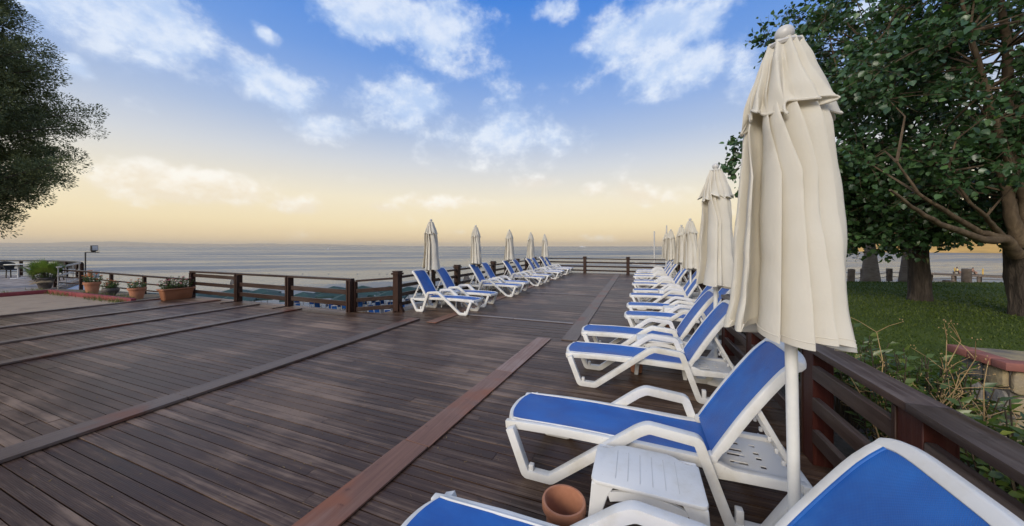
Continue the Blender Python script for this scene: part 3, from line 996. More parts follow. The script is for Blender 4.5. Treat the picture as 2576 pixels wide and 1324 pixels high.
def terrace_table(loc, label):
    t = empty('terrace_table', loc)
    tag(t, label, 'table', 'cream tables on the terrace')
    MB().lathe([(0, .0), (.40, 0), (.42, .012), (.42, .03), (.40, .04), (0, .04)], 28, (0, 0, .70)).build('table_top', M_TABLE, t, smooth=True)
    MB().tube([(0, 0, .03), (0, 0, .70)], .03, 10).build('leg', M_GALV, t, smooth=True)
    MB().lathe([(0, 0), (.24, 0), (.22, .025), (.05, .045), (0, .045)], 20).build('base', M_GALV, t, smooth=True)


terrace_table((-29.6, 6.6, 0), 'round cream table on the terrace left of the palm')
terrace_table((-26.7, 6.75, 0), 'round cream table on the terrace right of the palm')

# ------------------------------------------------------------------ leaves
def leaf_cloud(name, centers, dirs, size, tint, shape='broad', rs=0, droop=0.3):
    """centers (N,3), dirs (N,3) leaf long axis, size (N,), tint (N,)"""
    rg_ = np.random.default_rng(rs)
    N = len(centers)
    d = dirs / (np.linalg.norm(dirs, axis=1, keepdims=True) + 1e-9)
    rv = rg_.normal(size=(N, 3)); rv[:, 2] += 1.2
    s = np.cross(d, rv); s /= (np.linalg.norm(s, axis=1, keepdims=True) + 1e-9)
    nrm = np.cross(s, d)
    if shape == 'broad':
        pat = np.array([(0, 0, 0), (-.40, .18, .05), (-.42, .55, .04), (0, 1.08, -.14), (.42, .55, .04), (.40, .18, .05), (0, .5, -.07)])
        fc = np.array([(0, 6, 1), (1, 6, 2), (2, 6, 3), (0, 5, 6), (5, 4, 6), (4, 3, 6)])
    elif shape == 'oval':
        pat = np.array([(0, 0, 0), (-.24, .4, .05), (0, 1.0, -.1), (.24, .4, .05), (0, .45, -.03)])
        fc = np.array([(0, 4, 1), (1, 4, 2), (0, 3, 4), (3, 2, 4)])
    else:  # spray
        pat = np.array([(-.10, 0, 0), (-.22, .55, .03), (0, 1, -.05), (.22, .5, .03), (.1, 0, 0)])
        fc = np.array([(0, 1, 4), (4, 1, 3), (3, 1, 2)])
    k = len(pat)
    P = pat[None, :, :] * size[:, None, None]
    V = centers[:, None, :] + P[:, :, 0:1] * s[:, None, :] + P[:, :, 1:2] * d[:, None, :] + P[:, :, 2:3] * nrm[:, None, :]
    V = V.reshape(-1, 3)
    Fc = (np.arange(N)[:, None, None] * k + fc[None]).reshape(-1, 3)
    return mesh_arrays(name, V, Fc, attr=np.repeat(tint, k))


def limb_tube(mb, pts, r0, r1, n=7, wob=0.0, rg=None):
    P = []
    for i in range(len(pts) - 1):
        a, c = Vector(pts[i]), Vector(pts[i + 1])
        k = 4
        for j in range(k):
            P.append(a.lerp(c, j / k))
    P.append(Vector(pts[-1]))
    if wob and rg:
        P = [P[0]] + [p + Vector((rg.uniform(-wob, wob), rg.uniform(-wob, wob), rg.uniform(-wob, wob))) for p in P[1:]]
    rad = [r0 + (r1 - r0) * (i / (len(P) - 1)) ** 0.8 for i in range(len(P))]
    mb.tube(P, rad, n)


def broad_tree(name, label, base, trunk_pts, trunk_r, limbs, clumps, leaf_size, seed, per=70, group=None, bark=M_BARK, limbmat=M_LIMB):
    t = empty(name, base)
    tag(t, label, 'tree', group)
    rg = random.Random(seed)
    ng = np.random.default_rng(seed)
    B = Vector(base)
    tk = MB()
    P = [Vector(p) - B for p in trunk_pts]
    # furrowed trunk: rings with lobes
    n = 40
    rings = []
    full, rad = [], []
    for i in range(len(P) - 1):
        for j in range(6):
            full.append(P[i].lerp(P[i + 1], j / 6)); rad.append(trunk_r[i] + (trunk_r[i + 1] - trunk_r[i]) * j / 6)
    full.append(P[-1]); rad.append(trunk_r[-1])
    vs, fs = [], []
    for i, (p, r_) in enumerate(zip(full, rad)):
        for k in range(n):
            a = 2 * math.pi * k / n
            q = Vector((math.cos(a) * 2.2, math.sin(a) * 2.2, p.z * .9 + seed))
            rr_ = r_ * (1 + .10 * mnoise.fractal(q, 1, 2, 4) + .06 * mnoise.noise(Vector((math.cos(a) * 7, math.sin(a) * 7, p.z * 1.2 + seed))))
            vs.append((p.x + rr_ * math.cos(a), p.y + rr_ * math.sin(a), p.z))
    for i in range(len(full) - 1):
        for k in range(n):
            a_, b_ = i * n + k, i * n + (k + 1) % n
            fs.append((a_, b_, b_ + n, a_ + n))
    tk.add(vs, fs).build('trunk', bark, t, smooth=True)
    lm = MB()
    tips = []
    for L in limbs:
        pts_, r0, r1 = L
        Q = [Vector(p) - B for p in pts_]
        limb_tube(lm, Q, r0, r1, 14, r0 * .16, rg)
        for i in range(1, len(Q)):
            tips.append(Q[i])
    # twigs from limbs to clumps
    cen, dr, sz, tn = [], [], [], []
    for (cx, cy, cz, cr) in clumps:
        c = Vector((cx, cy, cz)) - B
        src = min(tips, key=lambda q: (q - c).length + rg.uniform(0, .6))
        mid = (src + c) / 2 + Vector((rg.uniform(-.2, .2), rg.uniform(-.2, .2), rg.uniform(-.05, .3)))
        limb_tube(lm, [src, mid, c], .022 + .004 * (src - c).length, .006, 5)
        # sub-twigs carrying leaves
        outd = (c - Vector((0, 0, c.z * .7))).normalized()
        for k in range(max(3, int(per * cr / .5 / 9))):
            dv = Vector(ng.normal(size=3)) * .75 + outd * .8 + Vector((0, 0, .1))
            dv.normalize()
            ln = cr * rg.uniform(.7, 1.5)
            tip = c + dv * ln
            lm.tube([c, c + dv * ln * .5 + Vector((0, 0, .03)), tip], [.006, .005, .003], 3, False)
            shade = rg.random()
            for j in range(9):
                u = .25 + .75 * (j + rg.random()) / 9
                p = c + dv * ln * u + Vector(ng.normal(size=3)) * .07
                cen.append(p)
                ld = Vector(ng.normal(size=3)) * .7 + dv * .5 + Vector((0, 0, -.55))
                dr.append(ld)
                sz.append(leaf_size * rg.uniform(.55, 1.25))
                tn.append(min(1, max(0, .15 + .55 * shade * rg.random() + .35 * rg.random() ** 3 + (.35 if u > .9 and rg.random() < .25 else 0))))
    lm.build('limbs', limbmat, t, smooth=True)
    me = leaf_cloud('crown', np.array(cen), np.array(dr), np.array(sz), np.array(tn), 'broad', seed)
    link_mesh('crown', me, M_LEAF, t)['kind'] = 'stuff'
    return t


def crown_clumps(seed, ells, n, cr, cut=None, bottom=1.55):
    """clump centres spread through a union of ellipsoids, denser near the surface"""
    rg = random.Random(seed)
    out = []
    tot = sum(e[3] * e[4] * e[5] for e in ells)
    for (x, y, z, rx, ry, rz) in ells:
        k = max(6, int(n * rx * ry * rz / tot))
        m_ = 0
        while m_ < k:
            v = Vector((rg.gauss(0, 1), rg.gauss(0, 1), rg.gauss(0, 1))).normalized()
            r_ = rg.uniform(.25, 1.0) ** .5 * rg.uniform(.85, 1.06)
            p = (x + v.x * rx * r_, y + v.y * ry * r_, z + v.z * rz * r_)
            if p[2] < bottom:
                p = (p[0], p[1], bottom + rg.uniform(0, .25))
            if cut and not cut(p):
                m_ += 0.2
                continue
            out.append(p + (cr * rg.uniform(.7, 1.3),))
            m_ += 1
    return out


def cam_xy(p):
    """where a point stands relative to the viewer: bearing slope and depth"""
    c_, s_ = math.cos(R(21.02)), math.sin(R(21.02))
    return (p[0] * c_ + p[1] * s_), (-p[0] * s_ + p[1] * c_)


# mulberry with dark furrowed trunk in the middle of the lawn
e1 = [(8.2, 14.0, 5.2, 4.2, 3.6, 3.4), (5.6, 12.6, 4.6, 2.0, 2.0, 2.4), (6.2, 12.8, 2.6, 1.8, 1.6, 1.0), (9.6, 14.6, 3.0, 2.4, 2.4, 1.4), (6.8, 13.5, 8.0, 2.6, 2.6, 2.2), (4.5, 12.2, 7.2, 1.2, 1.3, 1.3)]
c1 = crown_clumps(21, e1, 265, .55) + crown_clumps(26, [(6.6, 12.8, 2.1, 2.0, .9, .5), (8.6, 13.3, 2.2, 1.6, .9, .5), (5.5, 12.2, 3.2, 1.2, .9, 1.2)], 110, .42, None, 1.38)
for q in ((2.75, 11.75, 4.75, .32), (2.95, 11.8, 4.35, .3), (2.7, 11.7, 3.9, .3), (3.3, 11.9, 4.2, .35), (3.8, 12.1, 4.4, .4), (4.2, 12.2, 4.0, .45), (3.2, 11.9, 3.2, .3), (4.0, 12.0, 3.1, .4), (4.3, 12.1, 5.4, .45)):
    c1.append(q)
broad_tree('mulberry_tree', 'leafy tree with thick dark furrowed trunk standing on the middle of the lawn', (8.11, 13.94, 0),
           [(8.11, 13.94, -.05), (8.1, 13.94, .25), (8.08, 13.93, 1.0), (8.03, 13.92, 1.7), (7.95, 13.88, 2.4)], [.27, .235, .22, .225, .20],
           [([(7.95, 13.9, 1.9), (7.0, 13.4, 3.2), (6.0, 12.9, 4.2), (5.2, 12.5, 5.0)], .15, .04), ([(7.95, 13.9, 2.2), (8.0, 14, 4.0), (7.4, 13.8, 5.6), (6.9, 13.5, 7.6)], .19, .04),
            ([(8.0, 13.9, 2.2), (9.2, 14.4, 3.8), (10.2, 14.8, 5.2)], .15, .04), ([(7.9, 13.8, 2.0), (7.2, 12.9, 2.6), (6.3, 12.6, 3.0), (5.0, 12.2, 3.6), (3.9, 12.0, 4.1), (3.0, 11.8, 4.4)], .1, .012),
            ([(7.95, 13.9, 2.3), (7.5, 15.0, 4.6), (7.0, 15.6, 6.4)], .13, .04)], c1, .128, 31, per=120, group='trees on the lawn')

# nearer spreading mulberry on the right edge, with bare warm limbs
e2 = [(8.4, 11.2, 5.6, 3.2, 3.0, 3.0), (6.6, 10.2, 5.0, 2.0, 1.8, 2.6), (5.6, 9.5, 4.2, 1.3, 1.2, 1.6), (6.9, 10.6, 7.6, 2.0, 2.0, 2.0), (9.5, 12.0, 3.4, 2.0, 2.0, 1.6), (5.0, 9.2, 6.0, .9, .9, 1.2)]
def cut2(p):
    l, d = cam_xy(p)
    x = 1288 + 825 * l / d; y = 620 - 825 * (p[2] - 1.65) / d
    # leave the bare limbs and the view under the crown open
    if y > 470 and 2200 < x < 2560 and d < 8.6:
        return False
    return p[2] > 2.2
c2 = crown_clumps(22, e2, 175, .50, cut2, 2.2)
broad_tree('mulberry_tree', 'spreading tree on the right edge with bare brown limbs reaching left', (8.62, 11.7, 0),
           [(8.66, 11.75, -.05), (8.64, 11.72, .3), (8.66, 11.72, .9), (8.60, 11.6, 1.35), (8.40, 11.45, 1.8)], [.24, .23, .31, .32, .26],
           [([(8.2, 11.3, 1.45), (7.74, 10.92, 1.80), (7.05, 10.42, 1.78), (5.96, 9.58, 2.06), (5.2, 9.0, 2.36), (4.45, 8.35, 2.72)], .13, .02),
            ([(7.6, 10.8, 1.85), (7.14, 10.57, 1.95), (6.22, 9.89, 2.33), (5.42, 9.37, 2.75), (5.0, 9.2, 3.4)], .085, .015),
            ([(7.7, 10.9, 1.85), (7.47, 10.69, 2.0), (6.93, 10.16, 2.29), (6.42, 9.75, 2.55), (6.0, 9.6, 3.2)], .07, .015),
            ([(8.3, 11.3, 1.7), (8.06, 11.2, 2.2), (8.0, 11.2, 2.9), (7.59, 10.95, 3.75), (7.31, 10.63, 4.4), (7.0, 10.4, 5.6)], .15, .025),
            ([(8.4, 11.4, 1.8), (8.25, 11.2, 2.74), (7.45, 10.58, 3.9), (6.9, 10.1, 5.0), (6.42, 9.75, 6.1), (5.88, 9.22, 7.0)], .11, .02),
            ([(8.5, 11.5, 1.8), (9.1, 11.6, 3.2), (9.6, 11.8, 5.0)], .18, .04), ([(8.5, 11.5, 1.8), (8.7, 12.0, 4.0), (8.4, 11.8, 6.5), (7.8, 11.2, 7.8)], .18, .04)],
           c2, .118, 33, per=115, group='trees on the lawn')

# ------------------------------------------------------------------ conifer at the left
def conifer(base, label):
    t = empty('cypress_tree', base)
    tag(t, label, 'tree')
    rg = random.Random(77)
    ng = np.random.default_rng(77)
    prof = [(1.9, .9), (2.15, 1.25), (2.74, 1.8), (3.25, 2.3), (3.83, 2.75), (4.4, 3.7), (5.0, 3.95), (6.0, 4.45), (7.0, 3.95), (7.4, 3.2), (8.8, 3.15), (9.5, 3.1), (9.9, 2.0), (10.7, 1.8), (12.5, 1.2), (14.0, .3)]
    def Lz(z):
        for (a, la), (c, lc) in zip(prof[:-1], prof[1:]):
            if a <= z <= c:
                return la + (lc - la) * (z - a) / (c - a)
        return .3
    OL = [(-400, 36), (0, 78), (50, 91), (72, 166), (150, 174), (235, 181), (250, 221), (290, 266), (330, 268), (375, 231), (430, 221), (465, 166), (500, 126), (540, 86), (585, 41), (640, 16)]
    def outline(y):
        for (a, la), (c, lc) in zip(OL[:-1], OL[1:]):
            if a <= y <= c:
                return la + (lc - la) * (y - a) / (c - a)
        return 20
    MB().tube([(0, 0, -.1), (.05, 0, 2), (-.05, .05, 5), (.05, 0, 9), (0, 0, 13.6)], [.42, .36, .28, .16, .03], 14).build('trunk', M_CONB, t, smooth=True)
    lm = MB()
    cen, dr, sz, tn = [], [], [], []
    nb = 180
    for i in range(nb):
        z = 2.0 + 11.6 * (i + rg.random()) / nb
        if z < 10.9:
            az = rg.uniform(-2.2, 2.2)          # most limbs lean to the open sea side
            az = az if rg.random() < .8 else rg.uniform(0, 6.28)
        else:
            az = rg.uniform(0, 6.28)
        L = Lz(z) * (rg.uniform(.78, 1.08) if rg.random() < .6 else rg.uniform(.4, .8))
        d = Vector((math.cos(az), math.sin(az), 0))
        # the crown is wind-clipped: outer reach follows its outline against the sky
        for _ in range(14):
            l_, d_ = cam_xy((base[0] + d.x * (L + .25), base[1] + d.y * (L + .25)))
            if 1288 + 825 * l_ / d_ < outline(620 - 825 * (z - 1.65) / d_):
                break
            L *= .88
        z0 = max(1.5, z - .12 * L + rg.uniform(-.2, .1))
        p0, p1 = Vector((0, 0, z0)), d * L * .55 + Vector((0, 0, z0 + .02 * L))
        p2 = d * L + Vector((0, 0, z))
        limb_tube(lm, [p0, p1, p2], .05, .01, 5, .03, rg)
        ncl = int(4 + L * 2.0)
        for k in range(ncl):
            u = .30 + .70 * (k + rg.random()) / ncl
            c = (p0.lerp(p1, u / .55) if u < .55 else p1.lerp(p2, (u - .55) / .45))
            c = c + Vector((rg.gauss(0, .20), rg.gauss(0, .20), rg.gauss(.08, .13)))
            shade = rg.random()
            cr = rg.uniform(.24, .46)
            for _ in range(230):
                q = Vector(ng.normal(size=3)); q.normalize()
                rr_ = cr * rg.random() ** .33
                pp = c + Vector((q.x * rr_, q.y * rr_, q.z * rr_ * .92))
                cen.append(pp)
                dr.append(q * 1.1 + d * .25 + Vector((0, 0, .2)))
                sz.append(rg.uniform(.045, .10))
                tn.append(min(1, max(0, .1 + .5 * shade + .4 * rg.random() - .15)))
    lm.build('limbs', M_CONB, t, smooth=True)
    me = leaf_cloud('crown', np.array(cen), np.array(dr), np.array(sz), np.array(tn), 'spray', 5)
    link_mesh('crown', me, M_NEEDLE, t)['kind'] = 'stuff'


conifer((-24.1, 3.65, 0), 'tall dark green cypress rising at the left edge of the picture')

# ------------------------------------------------------------------ palms at the lawn edge
def lawn_palm(loc, label, h, r0, seed):
    t = empty('palm_tree', loc)
    tag(t, label, 'tree', 'palms at the lawn edge')
    rg = random.Random(seed)
    MB().lathe([(r0 * 1.25, -.05), (r0 * 1.2, .1), (r0 * 1.05, .45), (r0 * .85, 1.0), (r0 * .62, 1.7), (r0 * .58, 2.4), (r0 * .6, h)], 20).build('trunk', M_PALMB, t, smooth=True)
    for k in range(16):
        az = 2 * math.pi * k / 16 + rg.uniform(-.15, .15)
        elv = rg.uniform(-.1, 1.0)
        n = 12
        cen, dr, sz, tn = [], [], [], []
        sp = []
        for j in range(n + 1):
            u = j / n
            rr_ = 1.9 * u * math.cos(elv * (1 - .5 * u))
            zz = h + 1.7 * u * math.sin(elv) - 1.3 * u * u
            sp.append(Vector((math.cos(az) * rr_, math.sin(az) * rr_, zz)))
        side = Vector((-math.sin(az), math.cos(az), 0))
        vs, fs = [], []
        for j in range(2, n + 1):
            for s_ in (-1, 1):
                for q in range(2):
                    p = sp[j].lerp(sp[j - 1], q * .5)
                    tip = p + side * s_ * .42 * (1 - .55 * j / n) + (sp[j] - sp[j - 1]).normalized() * .25 + Vector((0, 0, -.12))
                    w_ = (sp[j] - sp[j - 1]).normalized() * .022
                    b_ = len(vs)
                    vs += [p - w_, p + w_, tip]
                    fs.append((b_, b_ + 1, b_ + 2))
        me = mesh_arrays('frond', np.array([tuple(v) for v in vs]), np.array(fs), attr=np.full(len(vs), rg.uniform(.4, 1)))
        o = link_mesh('frond', me, M_PALMLEAF, t)
        MB().tube(sp, [.02 * (1 - .8 * j / n) + .003 for j in range(n + 1)], 4).build('rib', M_STEM, o)


lawn_palm((10.45, 20.95, 0), 'palm with swollen pale trunk at the lawn edge, left one', 3.2, .29, 3)
lawn_palm((11.95, 21.2, 0), 'palm trunk at the lawn edge half hidden by the dark furrowed tree', 3.6, .28, 4)

# ------------------------------------------------------------------ lawn and planting bed
m, T = new_mat('lawn turf')
pos = T.n('ShaderNodeNewGeometry').outputs['Position']
a_ = T.noise(pos, .55, 5, .6)
b_ = T.noise(pos, 14, 5, .65)
col = T.ramp(T.m('ADD', T.m('MULTIPLY', a_, .6), T.m('MULTIPLY', b_, .4)), [(.3, (.030, .047, .006)), (.5, (.054, .080, .011)), (.72, (.092, .118, .021))])
finish(T, col, .9, T.bump(b_, .7, .03), .2)
lawn_poly = [(2.25, 5.6), (2.6, 4.0), (3.2, 3.0), (4.5, 1.0), (9, -3), (30, 2), (30, 27), (16.2, 22.35), (9.0, 20.1), (4.0, 18.6), (2.3, 18.0), (2.05, 12)]
o = MB().prism(lawn_poly, -1.2, -.01).build('lawn', m)
tag(o, kind='structure')
rgn = np.random.default_rng(8)
N = 150000
gx = rgn.uniform(2.1, 17, N); gy = rgn.uniform(3.0, 22.3, N)
dd = np.hypot(gx, gy)
keep = rgn.random(N) < np.clip(7.0 / dd, .12, 1) ** 1.2
ins = np.array([in_poly(x, y, lawn_poly) for x, y in zip(gx[keep], gy[keep])])
gx, gy = gx[keep][ins], gy[keep][ins]
n_ = len(gx)
hh = rgn.uniform(.014, .036, n_) * np.clip(np.hypot(gx, gy) / 9, .8, 1.4)
az = rgn.uniform(0, 6.283, n_)
wv_ = .006 * np.clip(np.hypot(gx, gy) / 6, 1, 3)
lean = rgn.normal(0, .025, (n_, 2))
V = np.zeros((n_, 3, 3), dtype=np.float32)
V[:, 0] = np.stack([gx - np.cos(az) * wv_, gy - np.sin(az) * wv_, np.full(n_, -.012)], 1)
V[:, 1] = np.stack([gx + np.cos(az) * wv_, gy + np.sin(az) * wv_, np.full(n_, -.012)], 1)
V[:, 2] = np.stack([gx + lean[:, 0], gy + lean[:, 1], hh], 1)
me = mesh_arrays('grass', V.reshape(-1, 3), np.arange(n_ * 3).reshape(-1, 3), attr=np.repeat(np.clip(rgn.normal(.45, .25, n_), 0, 1), 3))
tag(link_mesh('grass', me, M_GRASS), 'short mown grass of the lawn', 'grass', kind='stuff')
o = MB().prism([(1.45, -3), (4.4, -3), (4.4, 1.1), (3.15, 3.05), (2.55, 4.05), (2.2, 5.6), (2.0, 12), (2.2, 18.2), (1.88, 18.2), (1.88, 5.95), (1.45, 5.9)], -.9, -.03).build('planting_bed', noisy_mat('bed soil', (.03, .024, .017), (.10, .085, .065), 14, .95, .8, .04, coord='World'))
tag(o, kind='structure')
bed = o
# stone edging between bed and lawn
eg = MB()
rng2 = random.Random(9)
path_e = [(2.05, 11.5), (2.12, 8.5), (2.2, 6.6), (2.32, 5.4), (2.62, 4.6)]
for i in range(len(path_e) - 1):
    a, c = Vector(path_e[i] + (0,)), Vector(path_e[i + 1] + (0,))
    n = int((c - a).length / .34)
    for k in range(n):
        p = a.lerp(c, (k + .5) / n)
        ang = math.atan2(c.y - a.y, c.x - a.x)
        MB().box((0, 0, 0), (.31, .16 + rng2.uniform(-.02, .03), .16), Matrix.Rotation(ang + rng2.uniform(-.08, .08), 3, 'Z')).build('edging_stone', M_STONEG, bed, bevel=.02, loc=(p.x, p.y, .02))


def shrub(loc, rx, h, n, seed, label, leaf=.065, dry=0, mat=M_SHRUB):
    t = empty('shrub', loc)
    tag(t, label, 'shrub', 'shrubs along the right railing')
    rg = random.Random(seed)
    ng = np.random.default_rng(seed)
    st = MB()
    cen, dr, sz, tn = [], [], [], []
    for i in range(n * 4):
        a = rg.uniform(0, 6.28); r_ = rx * math.sqrt(rg.random())
        top = Vector((math.cos(a) * r_, math.sin(a) * r_, h * rg.uniform(.62, 1.05) * (1 - .22 * (r_ / rx) ** 2)))
        b0 = Vector((top.x * .45, top.y * .45, -.03))
        mid = (b0 + top) / 2 + Vector((rg.uniform(-.05, .05), rg.uniform(-.05, .05), 0))
        st.tube([b0, mid, top], [.005, .004, .003], 4, False)
        sh = rg.random()
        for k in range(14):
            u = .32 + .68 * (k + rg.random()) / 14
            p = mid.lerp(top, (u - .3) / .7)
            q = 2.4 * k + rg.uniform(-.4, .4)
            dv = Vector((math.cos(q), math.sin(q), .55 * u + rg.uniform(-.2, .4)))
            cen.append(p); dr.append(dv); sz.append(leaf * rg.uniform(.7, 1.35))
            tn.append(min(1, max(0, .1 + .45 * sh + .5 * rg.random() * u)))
    st.build('stems', M_STEM, t)
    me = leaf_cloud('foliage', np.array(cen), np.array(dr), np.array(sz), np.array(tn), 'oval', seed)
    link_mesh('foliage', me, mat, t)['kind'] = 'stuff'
    return t


SH = [((1.95, .75, 0), .42, .80, 30, 'dense green shrub at the lower right corner behind the handrail'),
      ((1.80, 1.5, 0), .38, .82, 30, 'green shrub behind the handrail joint, left of the corner shrub'),
      ((2.25, 1.9, 0), .38, .48, 30, 'glossy green shrub in front of the stone pillar'),
      ((1.85, 2.35, 0), .38, .90, 28, 'green shrub under the dry twigs behind the near right railing'),
      ((2.25, 2.95, 0), .34, .42, 24, 'green shrub between the dry twigs and the stone pillar'),
      ((1.85, 3.2, 0), .38, .92, 28, 'green shrub behind the railing below the big closed umbrella'),
      ((1.85, 4.1, 0), .36, .90, 26, 'leafy shrub beside the stone edging at the umbrella hem'),
      ((2.0, 5.2, 0), .35, .75, 22, 'small shrub by the stone edging farther along the railing'),
      ((2.95, 1.9, 0), .40, .32, 24, 'low shrub at the foot of the stone pillar'),
      ((2.5, .9, 0), .45, .50, 30, 'low green shrub at the right picture edge'),
      ((2.0, 7.4, 0), .3, .5, 14, 'small shrub behind the farther right railing'),
      ((1.98, 17.6, 0), .3, .95, 16, 'dark shrub at the far end of the right railing')]
for i, (l, rx, h, n, lb) in enumerate(SH):
    shrub(l, rx, h, n, 100 + i, lb)


def dry_plant(loc, h, seed, lean, label):
    t = empty('dry_plant', loc)
    tag(t, label, 'plant', 'dry plants behind the right railing')
    rg = random.Random(seed)
    for i in range(9):
        a = rg.uniform(0, 6.28)
        b0 = Vector((rg.uniform(-.06, .06), rg.uniform(-.06, .06), -.03))
        d = Vector((math.cos(a) * .3 + lean[0], math.sin(a) * .3 + lean[1], 1.0))
        p = [b0]
        L = h * rg.uniform(.7, 1.05)
        for k in range(1, 6):
            p.append(b0 + d * L * k / 5 + Vector((rg.gauss(0, .018), rg.gauss(0, .018), 0)))
        mb = MB()
        mb.tube(p, [.0055, .0048, .004, .0034, .0028, .002], 5)
        for k in range(2, 6):
            for _ in range(2):
                e = p[k] + Vector((rg.gauss(0, .08) + lean[0] * .1, rg.gauss(0, .08) + lean[1] * .1, rg.uniform(.02, .14)))
                mb.tube([p[k], p[k].lerp(e, .5) + Vector((0, 0, .01)), e], [.0022, .0018, .0012], 4)
                for _ in range(3):
                    mb.box(e + Vector((rg.gauss(0, .014), rg.gauss(0, .014), rg.uniform(0, .03))), (.004, .004, .006))
        mb.build('twig', M_DRYTWIG, t)


dry_plant((1.66, 3.02, 0), 1.0, 4, (.02, .03), 'upright bundle of dry brown twigs behind the handrail')
dry_plant((1.74, 2.72, 0), .86, 5, (.30, .14), 'dry brown twigs leaning right towards the stone pillar')

# ------------------------------------------------------------------ stone pillar with brick cap
pil = empty('stone_pillar', (3.66, 4.3, 0))
tag(pil, 'low rough stone wall pillar with a red brick cap on the right', 'pillar')
x0, x1, y0, y1, ht = -.70, 1.5, -.16, .28, .60
MB().box(((x0 + x1) / 2, (y0 + y1) / 2, ht / 2 - .05), (x1 - x0 - .03, y1 - y0 - .03, ht + .1)).build('core', M_MORTAR, pil)
rg = random.Random(14)
def stone_face(u0, u1, z0, z1, put, mats):
    nu, nz = max(1, round((u1 - u0) / .21)), max(1, round((z1 - z0) / .2))
    gp = [[(u0 + (u1 - u0) * i / nu + (rg.uniform(-.055, .055) if 0 < i < nu else 0), z0 + (z1 - z0) * j / nz + (rg.uniform(-.05, .05) if 0 < j < nz else 0)) for i in range(nu + 1)] for j in range(nz + 1)]
    for j in range(nz):
        for i in range(nu):
            q = [gp[j][i], gp[j][i + 1], gp[j + 1][i + 1], gp[j + 1][i]]
            # cut corners for an irregular outline
            poly = []
            for k in range(4):
                p, nx = Vector(q[k]), Vector(q[(k + 1) % 4])
                pv_ = Vector(q[k - 1])
                t_ = rg.uniform(.08, .28)
                poly += [p.lerp(pv_, t_ * .6), p.lerp(nx, t_)]
            c = sum(poly, Vector((0, 0))) / len(poly)
            poly = [c + (p - c) * (1 - .016 / max(.05, (p - c).length)) for p in poly]
            put(poly, rg.uniform(.012, .03), mats[0] if rg.random() < .55 else mats[1])
def put_front(poly, d, mat):
    n = len(poly)
    vs = [(p.x, y0 + .012, p.y) for p in poly] + [(p.x, y0 - d, p.y) for p in poly]
    fs = [tuple(range(n)), tuple(range(2 * n - 1, n - 1, -1))] + [(i, n + i, n + (i + 1) % n, (i + 1) % n) for i in range(n)]
    MB().add(vs, fs).build('stone', mat, pil, bevel=.008, seg=2)
def put_left(poly, d, mat):
    n = len(poly)
    vs = [(x0 + .012, p.x, p.y) for p in poly] + [(x0 - d, p.x, p.y) for p in poly]
    fs = [tuple(range(n)), tuple(range(2 * n - 1, n - 1, -1))] + [(i, n + i, n + (i + 1) % n, (i + 1) % n) for i in range(n)]
    MB().add(vs, fs).build('stone', mat, pil, bevel=.008, seg=2)
stone_face(x0, x1, -.03, ht, put_front, (M_STONE, M_STONEG))
stone_face(y0, y1, -.03, ht, put_left, (M_STONEG, M_STONE))
nb_ = 9
for k in range(nb_):
    bx0, bx1 = x0 - .07 + (x1 - x0 + .14) * k / nb_, x0 - .07 + (x1 - x0 + .14) * (k + 1) / nb_
    MB().box(((bx0 + bx1) / 2, y0 - .005, ht + .035), (bx1 - bx0 - .006, .13, .07)).build('brick', M_BRICKC, pil, bevel=.008)
for k in range(2):
    ym = y0 + .065 + (y1 - y0 + .0) * (k + .5) / 2
    MB().box((x0 - .005, ym, ht + .035), (.13, (y1 - y0) / 2 - .006, .07)).build('brick', M_BRICKC, pil, bevel=.008)
MB().box(((x0 + x1) / 2 + .06, (y0 + y1) / 2 + .06, ht + .03), (x1 - x0 - .03, y1 - y0 - .02, .06)).build('top_slab', M_STONE, pil, bevel=.006)

# ------------------------------------------------------------------ wooden posts with rope at the lawn edge, stumps
def pile(loc, h, r, label, tilt=0.0, cat='post', name='wooden_post', grp='rope posts at the lawn edge'):
    rg = random.Random(int(loc[0] * 100))
    prof = [(r * 1.0, -.05)] + [(r * (1 + rg.uniform(-.04, .04)), h * k / 6) for k in range(1, 6)] + [(r * .98, h - .015), (r * .9, h), (0, h + rg.uniform(-.01, .02))]
    o = MB().lathe(prof, 14).build(name, M_PILE, None, smooth=True, loc=loc)
    o.rotation_euler = (0, tilt, 0)
    tag(o, label, cat, grp)


pile((9.55, 20.55, 0), .56, .13, 'leftmost weathered wooden rope post at the lawn edge', .04)
pile((10.2, 21.0, 0), .56, .09, 'weathered rope post touching the left palm trunk')
pile((11.45, 21.55, 0), .57, .11, 'weathered rope post between the two palm trunks')
pile((14.15, 21.65, 0), .62, .15, 'weathered rope post in front of the jetty')
pile((12.0, 21.55, 0), .11, .14, 'low cut stump beside the rope post near the palm', cat='stump', name='tree_stump', grp='stumps at the lawn edge')
pile((13.5, 21.6, 0), .07, .16, 'low cut stump left of the rope post before the jetty', cat='stump', name='tree_stump', grp='stumps at the lawn edge')
def rope(a, c, sag, label):
    P = []
    for k in range(13):
        t_ = k / 12
        p = Vector(a).lerp(Vector(c), t_)
        p.z -= sag * 4 * t_ * (1 - t_)
        P.append(p)
    o = MB().tube(P, .014, 5).build('rope', M_ROPE, smooth=True)
    tag(o, label, 'rope', 'ropes along the lawn edge')
PP = [(6.5, 19.6), (9.55, 20.55), (10.2, 21.0), (11.45, 21.55), (14.15, 21.65), (17.2, 22.7)]
nm = ['left of the leftmost post', 'between the leftmost post and the palm', 'between the left palm and the middle post', 'behind the dark furrowed trunk', 'to the right of the post before the jetty']
for i in range(5):
    for z, w_ in ((.40, 'upper'), (.20, 'lower')):
        a, c = PP[i], PP[i + 1]
        rope((a[0], a[1], z), (c[0], c[1], z), .09, f'{w_} sagging rope {nm[i]} at the lawn edge')

